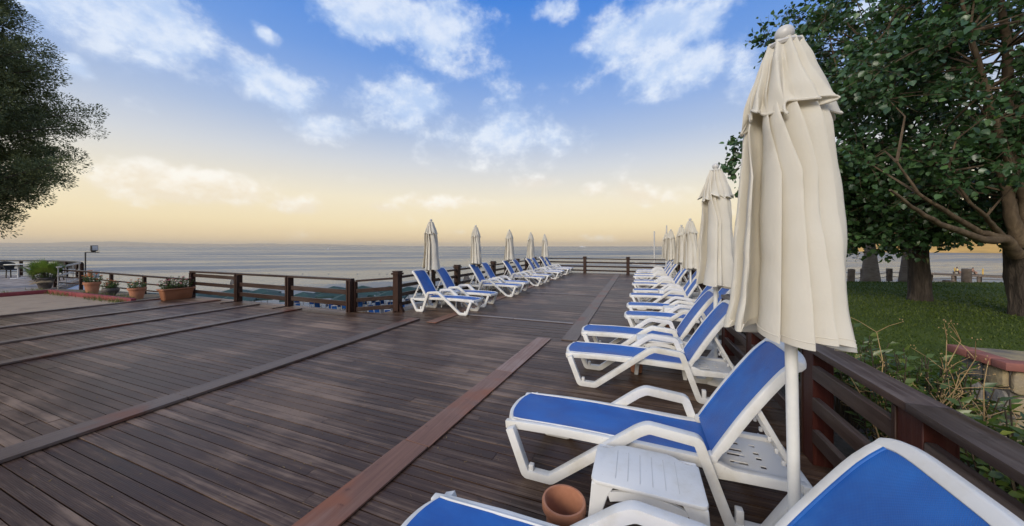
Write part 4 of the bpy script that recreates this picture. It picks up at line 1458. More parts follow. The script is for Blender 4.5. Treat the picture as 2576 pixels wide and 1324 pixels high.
# ------------------------------------------------------------------ jetty and two people
jt = empty('jetty', (54, 95, SEA_Z))
tag(jt, 'long low wooden jetty with yellow posts beyond the lawn', 'jetty')
ja, jb = Vector((52, 94.6, 0)) - Vector((54, 95, 0)), Vector((74, 76.5, 0)) - Vector((54, 95, 0))
MB().beam((ja.x, ja.y, 1.45), (jb.x, jb.y, 1.45), 2.4, .35).build('walkway', M_PILE, jt, bevel=.02, seg=1)
jd = (jb - ja).normalized()
jn = Vector((jd.y, -jd.x, 0))
for k in range(10):
    p = ja.lerp(jb, (k + .4) / 10)
    for s_ in (-1, 1):
        q = p + jn * s_ * .9
        MB().box((q.x, q.y, .55), (.3, .3, 1.5)).build('leg', M_PILE, jt)
for k in range(9):
    p = ja.lerp(jb, (k + .15) / 9) - jn * 1.0
    MB().tube([(p.x, p.y, 1.6), (p.x, p.y, 2.75)], .09, 8).build('yellow_post', M_YPOST, jt)


def skin_body(name, verts, edges, mat, parent, loc=None):
    me = bpy.data.meshes.new(name)
    me.from_pydata([v[:3] for v in verts], edges, [])
    o = bpy.data.objects.new(name, me)
    COL.objects.link(o)
    me.materials.append(mat)
    md = o.modifiers.new('skin', 'SKIN')
    for i, v in enumerate(verts):
        me.skin_vertices[0].data[i].radius = (v[3], v[3])
    me.skin_vertices[0].data[0].use_root = True
    md.use_smooth_shade = True
    sb = o.modifiers.new('sub', 'SUBSURF'); sb.levels = 1; sb.render_levels = 1
    o.parent = parent
    if loc: o.location = loc
    return o


def sitting_person(loc, rz, label, shirt):
    t = empty('person', loc, rz)
    tag(t, label, 'person')
    V = [(0, 0, .10, .15), (0, .0, .32, .14), (0, .03, .52, .15), (0, .05, .60, .06), (0, .07, .72, .10), (0, .08, .82, .09),
         (.19, .03, .53, .07), (.28, .10, .27, .05), (.27, .30, .12, .04), (.25, .38, .10, .035),
         (-.19, .03, .53, .07), (-.28, .10, .27, .05), (-.27, .30, .12, .04), (-.25, .38, .10, .035),
         (.10, .06, .09, .10), (.14, .46, .10, .075), (.14, .50, -.30, .05), (.14, .60, -.33, .04),
         (-.10, .06, .09, .10), (-.14, .46, .10, .075), (-.14, .50, -.30, .05), (-.14, .60, -.33, .04)]
    E_ = [(0, 1), (1, 2), (2, 3), (3, 4), (4, 5), (2, 6), (6, 7), (7, 8), (8, 9), (2, 10), (10, 11), (11, 12), (12, 13), (0, 14), (14, 15), (15, 16), (16, 17), (0, 18), (18, 19), (19, 20), (20, 21)]
    skin_body('body', V, E_, M_SKIN, t)
    MB().lathe([(0, -.10), (.085, -.07), (.112, .0), (.10, .07), (.06, .10), (0, .115)], 14, (0, .055, .815)).build('hair', M_HAIR, t, smooth=True)
    if shirt:
        MB().lathe([(.175, .12), (.165, .3), (.185, .48), (.12, .56), (.08, .57)], 16, (0, .015, 0)).build('vest', M_YELLOW, t, smooth=True)
    MB().lathe([(.13, .0), (.185, .05), (.175, .18), (.15, .2)], 16, (0, .0, 0)).tube([(.10, .05, .09), (.14, .36, .10)], .105, 10).tube([(-.10, .05, .09), (-.14, .36, .10)], .105, 10).build('shorts', M_NAVY, t, smooth=True)


# the two people sit on the jetty's edge looking towards the lawn
def on_jetty(az_slope, z=0):
    # point of the jetty seen at a given lateral slope
    best = None
    for k in range(400):
        p = ja.lerp(jb, k / 400) + Vector((54, 95, 0))
        l, d = cam_xy((p.x, p.y))
        e = abs(l / d - az_slope)
        if best is None or e < best[0]:
            best = (e, p)
    return best[1]
for xs, lb, sh in ((2407, 'person in a yellow top sitting on the jetty rail', True), (2447, 'bare chested person in dark shorts sitting on the jetty rail', False)):
    p = on_jetty((xs - 1288) / 825)
    q = p + jn * .4
    bench_z = SEA_Z + 2.05
    o = MB().box((0, 0, .21), (.9, .5, .06)).box((-.35, 0, .0), (.08, .4, .42)).box((.35, 0, .0), (.08, .4, .42)).build('bench', M_PILE, None, bevel=.01, seg=1, loc=(q.x, q.y, SEA_Z + 1.835))
    tag(o, 'small wooden bench on the jetty under the ' + ('person in yellow' if sh else 'bare chested person'), 'bench')
    sitting_person((q.x, q.y, bench_z), R(180 + 30), lb, sh)

# bather on the beach, head above the deck edge
bt = empty('person', (-33.2, 19.8, -4.95), R(-30))
tag(bt, 'dark haired person on the beach seen below the front railing', 'person')
V = [(0, 0, .92, .15), (0, 0, 1.15, .14), (0, 0, 1.36, .16), (0, .01, 1.47, .06), (0, .02, 1.58, .10), (0, .02, 1.68, .09),
     (.2, 0, 1.37, .07), (.27, .02, 1.1, .05), (.28, .12, .85, .04), (.28, .15, .76, .035), (-.2, 0, 1.37, .07), (-.27, .02, 1.1, .05), (-.28, .12, .85, .04), (-.28, .15, .76, .035),
     (.1, 0, .84, .1), (.11, .02, .48, .075), (.12, -.02, .1, .05), (.12, .1, .03, .04), (-.1, 0, .84, .1), (-.11, .02, .48, .075), (-.12, -.02, .1, .05), (-.12, .1, .03, .04)]
E_ = [(0, 1), (1, 2), (2, 3), (3, 4), (4, 5), (2, 6), (6, 7), (7, 8), (8, 9), (2, 10), (10, 11), (11, 12), (12, 13), (0, 14), (14, 15), (15, 16), (16, 17), (0, 18), (18, 19), (19, 20), (20, 21)]
skin_body('body', V, E_, M_SKIN, bt)
MB().lathe([(0, -.14), (.10, -.10), (.13, .0), (.115, .08), (.07, .12), (0, .135)], 14, (0, -.01, 1.64)).build('hair', M_HAIR, bt, smooth=True)
MB().lathe([(.15, .78), (.185, .84), (.175, .98), (.15, 1.0)], 16).build('shorts', M_NAVY, bt, smooth=True)

# ------------------------------------------------------------------ sun lounger
def grid_mesh(name, fn, nu, nv, ulen, vlen):
    vs, fs, uv = [], [], []
    for j in range(nv + 1):
        for i in range(nu + 1):
            vs.append(fn(i / nu, j / nv)); uv.append((i / nu * ulen, j / nv * vlen))
    for j in range(nv):
        for i in range(nu):
            a = j * (nu + 1) + i
            fs.append((a, a + 1, a + nu + 2, a + nu + 1))
    me = bpy.data.meshes.new(name)
    me.from_pydata(vs, [], fs)
    ul = me.uv_layers.new(name='UVMap')
    for p in me.polygons:
        for li in p.loop_indices:
            ul.data[li].uv = uv[me.loops[li].vertex_index]
    me.polygons.foreach_set('use_smooth', [True] * len(me.polygons))
    me.update()
    return me


def back_pt(u, v):
    """u across -1..1, v up the backrest 0..1 -> point (gentle S curve, crowned top)"""
    L = .735
    a0 = R(57)
    x = 1.345 + L * v * math.cos(a0) - .012 * math.sin(math.pi * v)
    z = .385 + L * v * math.sin(a0) + .008 * math.sin(math.pi * v)
    if v > .82:
        q = (v - .82) / .18
        x += .016 * q * q; z -= .006 * q * q
    return x, z


def make_lounger():
    t = empty('sun_lounger')
    W2 = .315
    side = round_path([(.055, 0, .325), (.175, 0, .026), (.355, 0, .026), (.925, 0, .475), (.985, 0, .508), (1.26, 0, .482), (1.425, 0, .026), (1.60, 0, .026), (1.755, 0, .29)], .022, 3)
    path = [(p[0], p[2]) for p in side]
    for s_ in (-1, 1):
        ya, yb = (W2 - .056, W2) if s_ > 0 else (-W2, -W2 + .056)
        mb = MB().ribbon(path, .058, ya, yb)
        o = mb.build('arm_and_legs', M_WHITE, t, bevel=.0045, seg=2, ang=50)
        MB().box((.215, (ya + yb) / 2, .07), (.035, .04, .05)).build('stacking_peg', M_WHITE, o, bevel=.006)
        MB().box((1.47, (ya + yb) / 2, .09), (.04, .045, .09)).build('stacking_peg', M_WHITE, o, bevel=.006)
        # side rail, slightly arched
        rp = [(0.0, .318), (.10, .328), (.4, .342), (.9, .345), (1.30, .335), (1.36, .305), (1.45, .295), (1.80, .300)]
        ws = [.055, .058, .058, .058, .062, .10, .066, .055]
        y_a, y_b = (W2 - .104, W2 - .058) if s_ > 0 else (-W2 + .058, -W2 + .104)
        MB().ribbon(rp, ws, y_a, y_b).build('side_rail', M_WHITE, t, bevel=.006, seg=2, ang=50)
    # rounded foot bar
    fb = []
    for k in range(13):
        u = -1 + 2 * k / 12
        fb.append((.055 - .075 * (1 - abs(u) ** 2.6), u * (W2 - .075), .325))
    vs, fs = [], []
    for (x, y, z) in fb:
        vs += [(x - .018, y, z - .033), (x + .04, y, z - .033), (x + .04, y, z + .033), (x - .006, y, z + .033)]
    for k in range(12):
        for j in range(4):
            a, c = k * 4 + j, k * 4 + (j + 1) % 4
            fs.append((a, c, c + 4, a + 4))
    fs += [(3, 2, 1, 0), (48, 49, 50, 51)]
    MB().add(vs, fs).build('foot_bar', M_WHITE, t, bevel=.009, seg=2, ang=40)
    # rear base: cross bar and slotted tray
    MB().box((1.80, 0, .295), (.05, W2 * 2 - .10, .06)).build('cross_bar', M_WHITE, t, bevel=.008)
    MB().box((1.34, 0, .315), (.04, W2 * 2 - .2, .05)).build('cross_bar', M_WHITE, t, bevel=.008)
    tr = MB()
    cells_x, cells_y = 13, 15
    xa, xb, yw = 1.37, 1.78, W2 - .10
    for i in range(cells_x):
        for j in range(cells_y):
            if (i in (3, 4, 5) and j in (3, 6, 8, 11)) or (i in (8,) and j in (3, 6, 8, 11)):
                continue
            cx_ = xa + (xb - xa) * (i + .5) / cells_x; cy_ = -yw + 2 * yw * (j + .5) / cells_y
            sx, sy = (xb - xa) / cells_x / 2, yw / cells_y
            tr.add([(cx_ - sx, cy_ - sy, .302), (cx_ + sx, cy_ - sy, .302), (cx_ + sx, cy_ + sy, .302), (cx_ - sx, cy_ + sy, .302)], [(0, 1, 2, 3)])
    bm = bmesh.new()
    vv = [bm.verts.new(p) for p in tr.v]
    for f in tr.f: bm.faces.new([vv[i] for i in f])
    bmesh.ops.remove_doubles(bm, verts=bm.verts, dist=1e-4)
    bmesh.ops.solidify(bm, geom=list(bm.faces), thickness=.006)
    me = bpy.data.meshes.new('tray'); bm.to_mesh(me); bm.free()
    link_mesh('tray', me, M_WHITE, t)
    # seat sling
    yw = W2 - .085
    def seat(u, v):
        y = (v * 2 - 1)
        x0_ = .06 - .055 * (1 - abs(y) ** 2.6)
        x = x0_ + (1.36 - x0_) * u
        z = .352 + .020 * math.sin(math.pi * min(1, u * 1.15)) * .8 - .022 * (1 - y * y) * math.sin(math.pi * u) ** .7 + (.004 if u < .02 else 0)
        return (x, y * yw, z + .006)
    link_mesh('seat_sling', grid_mesh('seat_sling', seat, 30, 10, 1.3, .46), M_BLUE, t)
    for q_ in (.02, .98):
        MB().tube([seat(u / 20, q_) for u in range(21)], .007, 6).build('seat_edge', M_WHITE, t, smooth=True)
    # backrest frame: two side bars and a crowned top
    bf = MB()
    secs = []
    nb = 16
    for k in range(nb + 1):
        v = k / nb
        x, z = back_pt(0, v)
        secs.append((x, z))
    for s_ in (-1, 1):
        vs, fs = [], []
        for k, (x, z) in enumerate(secs):
            v = k / nb
            w = .262 - .012 * v
            dx, dz = (secs[min(k + 1, nb)][0] - secs[max(k - 1, 0)][0]), (secs[min(k + 1, nb)][1] - secs[max(k - 1, 0)][1])
            ln = math.hypot(dx, dz); nx, nz = -dz / ln, dx / ln
            th = .052 if k > 1 else .042
            for (yy, h_) in ((w - .042, .012), (w, .012), (w, .012 - th), (w - .042, .012 - th)):
                vs.append((x + nx * h_, s_ * yy, z + nz * h_))
        for k in range(nb):
            for j in range(4):
                a, c = k * 4 + j, k * 4 + (j + 1) % 4
                fs.append((a, c, c + 4, a + 4))
        fs += [(0, 1, 2, 3), (nb * 4 + 3, nb * 4 + 2, nb * 4 + 1, nb * 4)]
        bf.add(vs, fs)
    vs, fs = [], []
    nt = 18
    xe, ze = secs[-1]
    for k in range(nt + 1):
        u = -1 + 2 * k / nt
        arch = .042 * (1 - abs(u) ** 5)
        y = u * .250
        ca, sa = math.cos(R(52)), math.sin(R(52))
        bx_, bz_ = xe + arch * ca - .012, ze + arch * sa - .012
        for (q, r_) in ((-.02, .014), (.022, .012), (.034, -.02), (.018, -.045), (-.02, -.042)):
            vs.append((bx_ + q * ca - r_ * sa, y, bz_ + q * sa + r_ * ca))
    for k in range(nt):
        for j in range(5):
            a, c = k * 5 + j, k * 5 + (j + 1) % 5
            fs.append((a, c, c + 5, a + 5))
    fs += [(4, 3, 2, 1, 0), tuple(nt * 5 + j for j in range(5))]
    bf.add(vs, fs)
    bf.build('backrest_frame', M_WHITE, t, bevel=.007, seg=2, ang=40)
    def back(u, v):
        y = v * 2 - 1
        arch = .034 * (1 - abs(y) ** 5) * max(0, (u - .8) / .2) ** 1.5
        x, z = back_pt(0, u * .985)
        x += arch * math.cos(R(52)); z += arch * math.sin(R(52))
        sag = .016 * (1 - y * y) * math.sin(math.pi * u)
        return (x + sag * .83 - .004, y * (.225 - .012 * u), z - sag * .55 + .004)
    link_mesh('back_sling', grid_mesh('back_sling', back, 24, 12, .75, .45), M_BLUE, t)
    for q_ in (.015, .985):
        MB().tube([back(u / 16, q_) for u in range(17)], .006, 6).build('back_edge', M_BLUE, t, smooth=True)
    # hinges
    for s_ in (-1, 1):
        MB().tube([(1.345, s_ * .205, .372), (1.345, s_ * .262, .372)], .026, 14).build('hinge', M_WHITE, t, bevel=.004)
        # ratchet strut with notches
        mb = MB().ribbon([(1.575, .70), (1.70, .47), (1.775, .325)], .03, s_ * .19 - .012, s_ * .19 + .012)
        for q in range(3):
            u = .45 + .17 * q
            mb.box((1.575 + .2 * u - .022, s_ * .19, .70 - .375 * u - .012), (.02, .02, .03))
        mb.build('strut', M_WHITE, t, bevel=.004, seg=1)
    return t


LG = make_lounger()
ORD = ['nearest', 'second', 'third', 'fourth', 'fifth', 'sixth', 'seventh', 'eighth', 'ninth', 'tenth', 'eleventh', 'twelfth', 'thirteenth', 'farthest']
# right row: (foot x, near-side y, turn in degrees)
RIGHT = [(-1.0, .905, 0.0), (-.925, 2.21, 0), (-.825, 3.91, .5), (-.80, 4.96, -.3), (-.22, 6.42, .4), (-.21, 7.52, 0), (-.19, 9.15, .8), (-.12, 10.2, 0), (-.17, 12.0, .5), (-.12, 13.05, -.4),
         (-.17, 15.0, .3), (-.14, 16.25, 0), (-.08, 17.9, .6), (-.05, 19.1, 0)]
first = True
rng = random.Random(3)
for i, (x, y, a) in enumerate(RIGHT):
    o = LG if first else copy_tree(LG)
    first = False
    o.location = (x, y + .315, .0025)
    o.rotation_euler = (0, 0, R(a))
    pre = 'nearest lounger of the right row, cut by the lower picture edge, blue sling' if i == 0 else f'blue and white sun lounger, {ORD[i]} from the camera in the right row'
    tag(o, pre, 'sun lounger', 'sun loungers in the right row')
LEFT = [(-3.64, 6.88, 0), (-3.70, 7.98, 1.2), (-3.66, 9.95, 0), (-3.72, 10.95, -.8), (-3.68, 13.0, .6), (-3.7, 14.2, 0), (-3.66, 16.05, .4), (-3.72, 17.1, -.6), (-3.7, 18.7, .3), (-3.72, 19.7, 0)]
for i, (x, y, a) in enumerate(LEFT):
    o = copy_tree(LG)
    o.location = (x, y + .315, .0025)
    o.rotation_euler = (0, 0, R(180 + a))
    nm_ = 'farthest' if i == 9 else ORD[i]
    tag(o, f'blue and white sun lounger, {nm_} from the camera in the left row', 'sun lounger', 'sun loungers in the left row')

# ------------------------------------------------------------------ white side table
def make_table():
    t = empty('side_table')
    w, d, h, nt = .27, .185, .44, .055
    poly = []
    for sx, sy in ((1, -1), (1, 1), (-1, 1), (-1, -1)):
        cx_, cy_ = sx * w, sy * d
        if sx > 0 and sy > 0 or sx < 0 and sy > 0:
            # scooped notch at the two rear corners
            arc = [(cx_ - sx * (nt + .10) * 1.0, cy_)] + [(cx_ - sx * (.055 + .055 * math.cos(q)), cy_ - sy * (.06 * math.sin(q))) for q in (R(20), R(55), R(90))] + [(cx_, cy_ - sy * .06)]
            poly += arc if sx < 0 and sy > 0 and False else (list(reversed(arc)) if sx > 0 else arc)
        else:
            arc = [(cx_ - sx * .03, cy_), (cx_ - sx * .009, cy_ - sy * .009), (cx_, cy_ - sy * .03)]
            poly += arc if sx > 0 else list(reversed(arc))
    MB().prism(poly, h - .022, h).build('table_top', M_WHITE, t, bevel=.006, seg=2)
    for k in range(6):
        MB().box((-.15 + .06 * k, -.01, h + .0004), (.003, .25, .0016)).build('groove', M_FINIAL, t)
    for sx in (-1, 1):
        for sy in (-1, 1):
            vs = []
            for z, fl, wd in ((h - .018, 0, .11), (h - .07, .004, .085), (h - .16, .012, .064), (.2, .022, .054), (0, .04, .046)):
                X, Y = sx * (w - .004 + fl), sy * (d - .004 + fl)
                vs += [(X, Y, z), (X - sx * wd, Y, z), (X - sx * wd, Y - sy * .02, z), (X - sx * .02, Y - sy * .02, z), (X - sx * .02, Y - sy * wd * .8, z), (X, Y - sy * wd * .8, z)]
            fs = []
            for k in range(4):
                for j in range(6):
                    a, c = k * 6 + j, k * 6 + (j + 1) % 6
                    fs.append((a, c, c + 6, a + 6))
            fs += [(5, 4, 3, 2, 1, 0), tuple(24 + j for j in range(6))]
            MB().add(vs, fs).build('leg', M_WHITE, t, bevel=.004, seg=1, ang=40)
    for sy in (-1, 1):
        P = [(-w + .09 + (2 * w - .18) * k / 10, h - .042 - .03 * abs(k / 5 - 1) ** 2.2) for k in range(11)]
        MB().ribbon(P, .045, sy * (d - .012) - .008, sy * (d - .012) + .008).build('apron', M_WHITE, t)
    for sx in (-1, 1):
        MB().box((sx * (w - .012), 0, h - .045), (.016, 2 * d - .16, .045)).build('apron', M_WHITE, t)
    return t


TB = make_table()
first = True
TABS = [(.04, 1.92, 0, 'white plastic side table with grooved top in the foreground beside the terracotta pot'), (.25, 4.73, 3, 'white side table between the third and fourth loungers of the right row'),
        (.75, 7.27, 0, 'white side table between the fifth and sixth loungers of the right row'), (.8, 9.98, 4, 'white side table between the seventh and eighth loungers of the right row'),
        (.8, 12.83, 0, 'white side table between the ninth and tenth loungers of the right row'), (-4.72, 7.72, 0, 'white side table between the two nearest loungers of the left row'),
        (-4.75, 10.74, 3, 'white side table between the third and fourth loungers of the left row'), (-4.75, 13.85, 0, 'white side table between the fifth and sixth loungers of the left row'),
        (-4.75, 16.85, 0, 'white side table between the seventh and eighth loungers of the left row')]
for x, y, a, lb in TABS:
    o = TB if first else copy_tree(TB)
    first = False
    o.location = (x, y, .0025)
    o.rotation_euler = (0, 0, R(a))
    if x < -2: o.scale = (.8, .72, 1)
    tag(o, lb, 'side table', 'white plastic side tables')

# empty terracotta pots used as ashtrays
def pot(loc, s, label, mat=M_TERRA, name='terracotta_pot', soil=False, group='terracotta pots on the deck'):
    t = empty(name, loc)
    tag(t, label, 'pot', group)
    prof = [(0, 0), (.072, 0), (.078, .004), (.098, .20), (.100, .222), (.113, .226), (.118, .235), (.118, .268), (.114, .276), (.104, .276), (.099, .268), (.094, .21), (.072, .025), (0, .022)]
    MB().lathe([(r_ * s, z * s) for r_, z in prof], 40).build('body', mat, t, smooth=True)
    MB().lathe([(0, .045 * s), (.03 * s, .048 * s), (.06 * s, .044 * s), (.078 * s, .040 * s)], 20).build('ash', M_SOIL, t, smooth=True)
    return t
pot((-.375, 1.76, .002), 1.0, 'empty terracotta pot beside the white side table in the foreground')
pot((-.02, 4.62, .002), .9, 'terracotta pot under the third lounger of the right row')
pot((.55, 7.2, .002), .9, 'terracotta pot between the fifth and sixth loungers of the right row')

# ------------------------------------------------------------------ closed umbrellas
def interp(t, P):
    for (a, va), (c, vc) in zip(P[:-1], P[1:]):
        if t <= c:
            u = (t - a) / (c - a)
            u = u * u * (3 - 2 * u) * .5 + u * .5
            return va + (vc - va) * u
    return P[-1][1]


def canopy_meshes(seed, L, nseg, nring):
    rg = random.Random(seed)
    K = 12
    cen = [2 * math.pi * (k + rg.uniform(-.22, .22)) / K for k in range(K)]
    wid = [rg.uniform(.155, .27) for _ in range(K)]
    drift = [rg.uniform(-.22, .22) for _ in range(K)]
    amp = [rg.uniform(.85, 1.12) for _ in range(K)]
    ph = [rg.uniform(0, 6.28) for _ in range(6)]
    Rb = [(0, .046), (.08, .082), (.2, .130), (.30, .158), (.5, .170), (.72, .190), (.88, .205), (1.0, .222)]

    def ridges(th, t):
        s = 0.0
        m_ = 0.0
        for k in range(K):
            c = cen[k] + drift[k] * (t - .4) + .012 * math.sin(4 * t + ph[k % 6])
            d = (th - c + math.pi) % (2 * math.pi) - math.pi
            w = wid[k] * (.75 + .4 * t)
            g = amp[k] * math.exp(-(d / w) ** 2)
            m_ = max(m_, g)
            s += g
        return .8 * m_ + .2 * min(1.1, s)

    def body(th, t):
        g = ridges(th, t)
        dep = .60 + .06 * t - .36 * max(0, .22 - t) / .22
        r = interp(t, Rb) * (1 - dep + (dep + .06) * g)
        r *= 1 + .035 * math.sin(2 * th + ph[0]) + .03 * math.sin(3 * th + 4 * t + ph[1])
        r += .006 * math.sin(14 * t + 2 * th + ph[2]) * t
        r += .0035 * math.sin(17 * th + 3.0 * math.sin(2.2 * t + ph[4]) + ph[5]) * min(1, t * 3)
        r += .010 * mnoise.fractal(Vector((math.cos(th) * 2.2, math.sin(th) * 2.2, t * 3.2 + seed)), 1.0, 2.0, 3)
        hem = 0
        if t > .8:
            q = (t - .8) / .2
            hem = q * (.030 * math.sin(th + ph[3]) + .022 * math.sin(3 * th + ph[4]) + .030 * (g - .6))
        tw = (.25 + .65 * min(1, t * 2.2)) * (1 + .25 * math.sin(2 * th + ph[2])) * max(0, min(1.15, (dep + .06) * g / dep))
        return r, -L * t - hem * L / 1.35, th + tw

    vs, fs = [], []
    for j in range(nring + 1):
        t = j / nring
        for i in range(nseg):
            th = 2 * math.pi * i / nseg
            r, z, th = body(th, t)
            vs.append((r * math.cos(th), r * math.sin(th), z))
    for j in range(nring):
        for i in range(nseg):
            a, c = j * nseg + i, j * nseg + (i + 1) % nseg
            fs.append((a, a + nseg, c + nseg, c))
    mb = MB().add(vs, fs)
    # turn the hem inward
    b0 = nring * nseg
    ins = []
    for i in range(nseg):
        x, y, z = vs[b0 + i]
        ins.append((x * .93, y * .93, z + .035))
    base_n = len(mb.v)
    mb.v += ins
    for i in range(nseg):
        c = (i + 1) % nseg
        mb.f.append((b0 + i, base_n + i, base_n + c, b0 + c))
    me_b = mb.mesh('canopy', smooth=True)
    # stitched hem line
    hs = []
    jj = nring - 1
    for i in range(0, nseg + 1, 2):
        th = 2 * math.pi * (i % nseg) / nseg
        r, z, th = body(th, 1 - .022)
        hs.append(((r + .0008) * math.cos(th), (r + .0008) * math.sin(th), z))
    me_h = MB().tube(hs, .0022, 4, False).mesh('hem_seam', smooth=True)
    # overlapping vent cap with scalloped rolled edge
    vs, fs = [], []
    nr = max(10, nring // 3)
    tc_ = .245
    rim = []
    for j in range(nr + 1):
        q = j / nr
        t = tc_ * q
        for i in range(nseg):
            th = 2 * math.pi * i / nseg
            g = ridges(th + .10, t * .8 + .1)
            r = interp(t, Rb) * (.62 + .42 * g) + .018 + .012 * q * q
            if q > .72:
                u = (q - .72) / .28
                r += .012 * u * u * math.sin(8 * th + ph[2]) + .010 * u * math.sin(13 * th + ph[5])
            z = -L * t + .012 * (1 - q) - (.022 * math.sin(4 * th + ph[0]) + .012 * math.sin(11 * th + ph[1]) + .007 * math.sin(17 * th + ph[3]) + .05 * (g - .6)) * max(0, q - .55) / .45
            th += .45 * q * max(0, min(1.1, g))
            vs.append((r * math.cos(th), r * math.sin(th), z))
            if j == nr:
                rim.append((r * math.cos(th), r * math.sin(th), z))
    for j in range(nr):
        for i in range(nseg):
            a, c = j * nseg + i, j * nseg + (i + 1) % nseg
            fs.append((a, a + nseg, c + nseg, c))
    me_c = MB().add(vs, fs).mesh('vent_cap', smooth=True)
    rp = rim[::2] + [rim[0]]
    me_r = MB().tube(rp, .0055, 6, False).mesh('piping', smooth=True)
    for m_ in (me_b, me_c, me_r, me_h):
        m_.materials.append(M_CANVAS)
        for p in m_.polygons: p.use_smooth = True
    return me_b, me_c, me_r, me_h


CAN = [canopy_meshes(5, 1.33, 300, 84), canopy_meshes(9, 1.38, 180, 56), canopy_meshes(13, 1.28, 120, 40), canopy_meshes(17, 1.28, 120, 40), canopy_meshes(23, 1.28, 120, 40)]
POLE_M = {}
def umbrella(loc, height, var, rot, label, group, tilt=(0, 0), wscale=1.0):
    t = empty('umbrella', loc)
    t.rotation_euler = (tilt[0], tilt[1], 0)
    tag(t, label, 'umbrella', group)
    top = height - .085
    MB().tube([(0, 0, 0), (0, 0, top + .02)], .0235, 20).build('pole', M_POLE, t, smooth=True)
    MB().lathe([(0, 0), (.20, 0), (.20, .03), (.17, .055), (.045, .07), (.035, .20), (0, .20)], 28).build('base', M_POLE, t, smooth=True)
    mb, mc, mr, mh = CAN[var]
    o = link_mesh('canopy', mb, M_CANVAS, t, (0, 0, top)); o.scale = (wscale, wscale, 1); o.rotation_euler = (0, 0, rot)
    o2 = link_mesh('vent_cap', mc, M_CANVAS, t, (0, 0, top)); o2.scale = (wscale, wscale, 1); o2.rotation_euler = (0, 0, rot)
    link_mesh('piping', mr, M_CANVAS, o2)
    link_mesh('hem_seam', mh, M_CANVAS, o)
    MB().lathe([(0, -.012), (.060, -.012), (.066, -.002), (.062, .006), (.03, .012), (.022, .016), (.020, .024)], 28, (0, 0, top)).lathe(
        [(0.0, .014), (.022, .018)] + [(.037 * math.sin(q), .052 - .037 * math.cos(q)) for q in [R(35 + 145 * k / 10) for k in range(11)]], 24, (0, 0, top)).build('finial', M_FINIAL, t, smooth=True)
    return t


umbrella((.676, 1.866, 0), 2.655, 0, R(25), 'big closed cream umbrella on a white pole in the foreground', 'umbrellas of the right row', tilt=(R(.4), R(-1.1)))
umbrella((.89, 4.66, 0), 2.665, 1, R(10), 'closed cream umbrella just behind the big one, second of the right row', 'umbrellas of the right row')
for i, (x, y, lb) in enumerate([(1.40, 7.27, 'third closed umbrella of the right row, mostly hidden behind the second'), (1.345, 10.1, 'fourth closed umbrella of the right row'), (1.42, 13.0, 'fifth closed umbrella of the right row'),
                               (1.385, 16.2, 'sixth closed umbrella of the right row, overlapping the last'), (1.38, 19.1, 'last closed umbrella at the far end of the right row')]):
    umbrella((x, y, 0), 2.41, 2 + i % 3, R(53 * i), lb, 'umbrellas of the right row', tilt=(R(.5 * math.sin(i * 2)), R(.5 * math.cos(i * 3))))
for i, y in enumerate([7.65, 10.42, 13.63, 16.68, 19.65]):
    umbrella((-5.36, y, 0), 2.40, 2 + (i + 1) % 3, R(71 * i + 20), f'closed umbrella, {"last" if i == 4 else ORD[i]} from the camera along the left railing', 'umbrellas of the left row', tilt=(R(.6 * math.sin(i * 1.7)), R(.6 * math.cos(i * 2.3))))

# ------------------------------------------------------------------ flower pots at the left
def flowers(parent, rx, ry, h, z0, n, seed, fmat, fn):
    rg = random.Random(seed)
    cen, dr, sz, tn = [], [], [], []
    tips = []
    st = MB()
    for i in range(n):
        a = rg.uniform(0, 6.28); r_ = math.sqrt(rg.random())
        top = Vector((math.cos(a) * r_ * rx * 1.15, math.sin(a) * r_ * ry * 1.15, z0 + h * rg.uniform(.45, 1.05) * (1.1 - .45 * r_)))
        b0 = Vector((top.x * .6, top.y * .6, z0 - .03))
        st.tube([b0, top], [.004, .003], 3, False)
        tips.append(top)
        for k in range(9):
            p = b0.lerp(top, .25 + .75 * (k + rg.random()) / 9)
            q = rg.uniform(0, 6.28)
            cen.append(p); dr.append(Vector((math.cos(q), math.sin(q), rg.uniform(-.1, .6)))); sz.append(rg.uniform(.035, .07)); tn.append(rg.random())
    st.build('stems', M_STEM, parent)
    me = leaf_cloud('foliage', np.array(cen), np.array(dr), np.array(sz), np.array(tn), 'oval', seed)
    link_mesh('foliage', me, M_POTLEAF, parent)['kind'] = 'stuff'
    rg.shuffle(tips)
    for p in tips[:fn]:
        mb = MB()
        for k in range(6):
            q = 6.28 * k / 6
            c = Vector((math.cos(q) * .016, math.sin(q) * .016, .004 * (k % 2)))
            mb.box(p + c + Vector((0, 0, .012)), (.017, .017, .010), Matrix.Rotation(q, 3, 'Z') @ Matrix.Rotation(.4, 3, 'Y'))
        mb.box(p + Vector((0, 0, .02)), (.014, .014, .008))
        mb.build('flower', fmat, parent)


def flower_pot(loc, r_top, r_bot, h, mat, label, seed, plant_h, n, rim=True, fmat=M_FLOWERO, bowl=False):
    t = empty('flower_pot', loc)
    tag(t, label, 'flower pot', 'planted flower pots along the kerb')
    if bowl:
        prof = [(0, 0), (r_bot, 0), (r_bot * 1.25, h * .25), (r_top * 1.02, h * .6), (r_top * 1.05, h * .8), (r_top, h), (r_top * .93, h), (r_top * .92, h * .9), (0, h * .88)]
    else:
        prof = [(0, 0), (r_bot, 0), (r_top * .90, h * .78), (r_top, h * .80), (r_top * 1.03, h * .84), (r_top * 1.04, h), (r_top * .95, h), (r_top * .92, h * .92), (0, h * .90)]
    MB().lathe(prof, 32).build('body', mat, t, smooth=True)
    MB().lathe([(0, h * .93), (r_top * .9, h * .915)], 20).build('soil', M_SOIL, t, smooth=True)
    flowers(t, r_top, r_top, plant_h, h * .92, n, seed, fmat, int(n * .35))


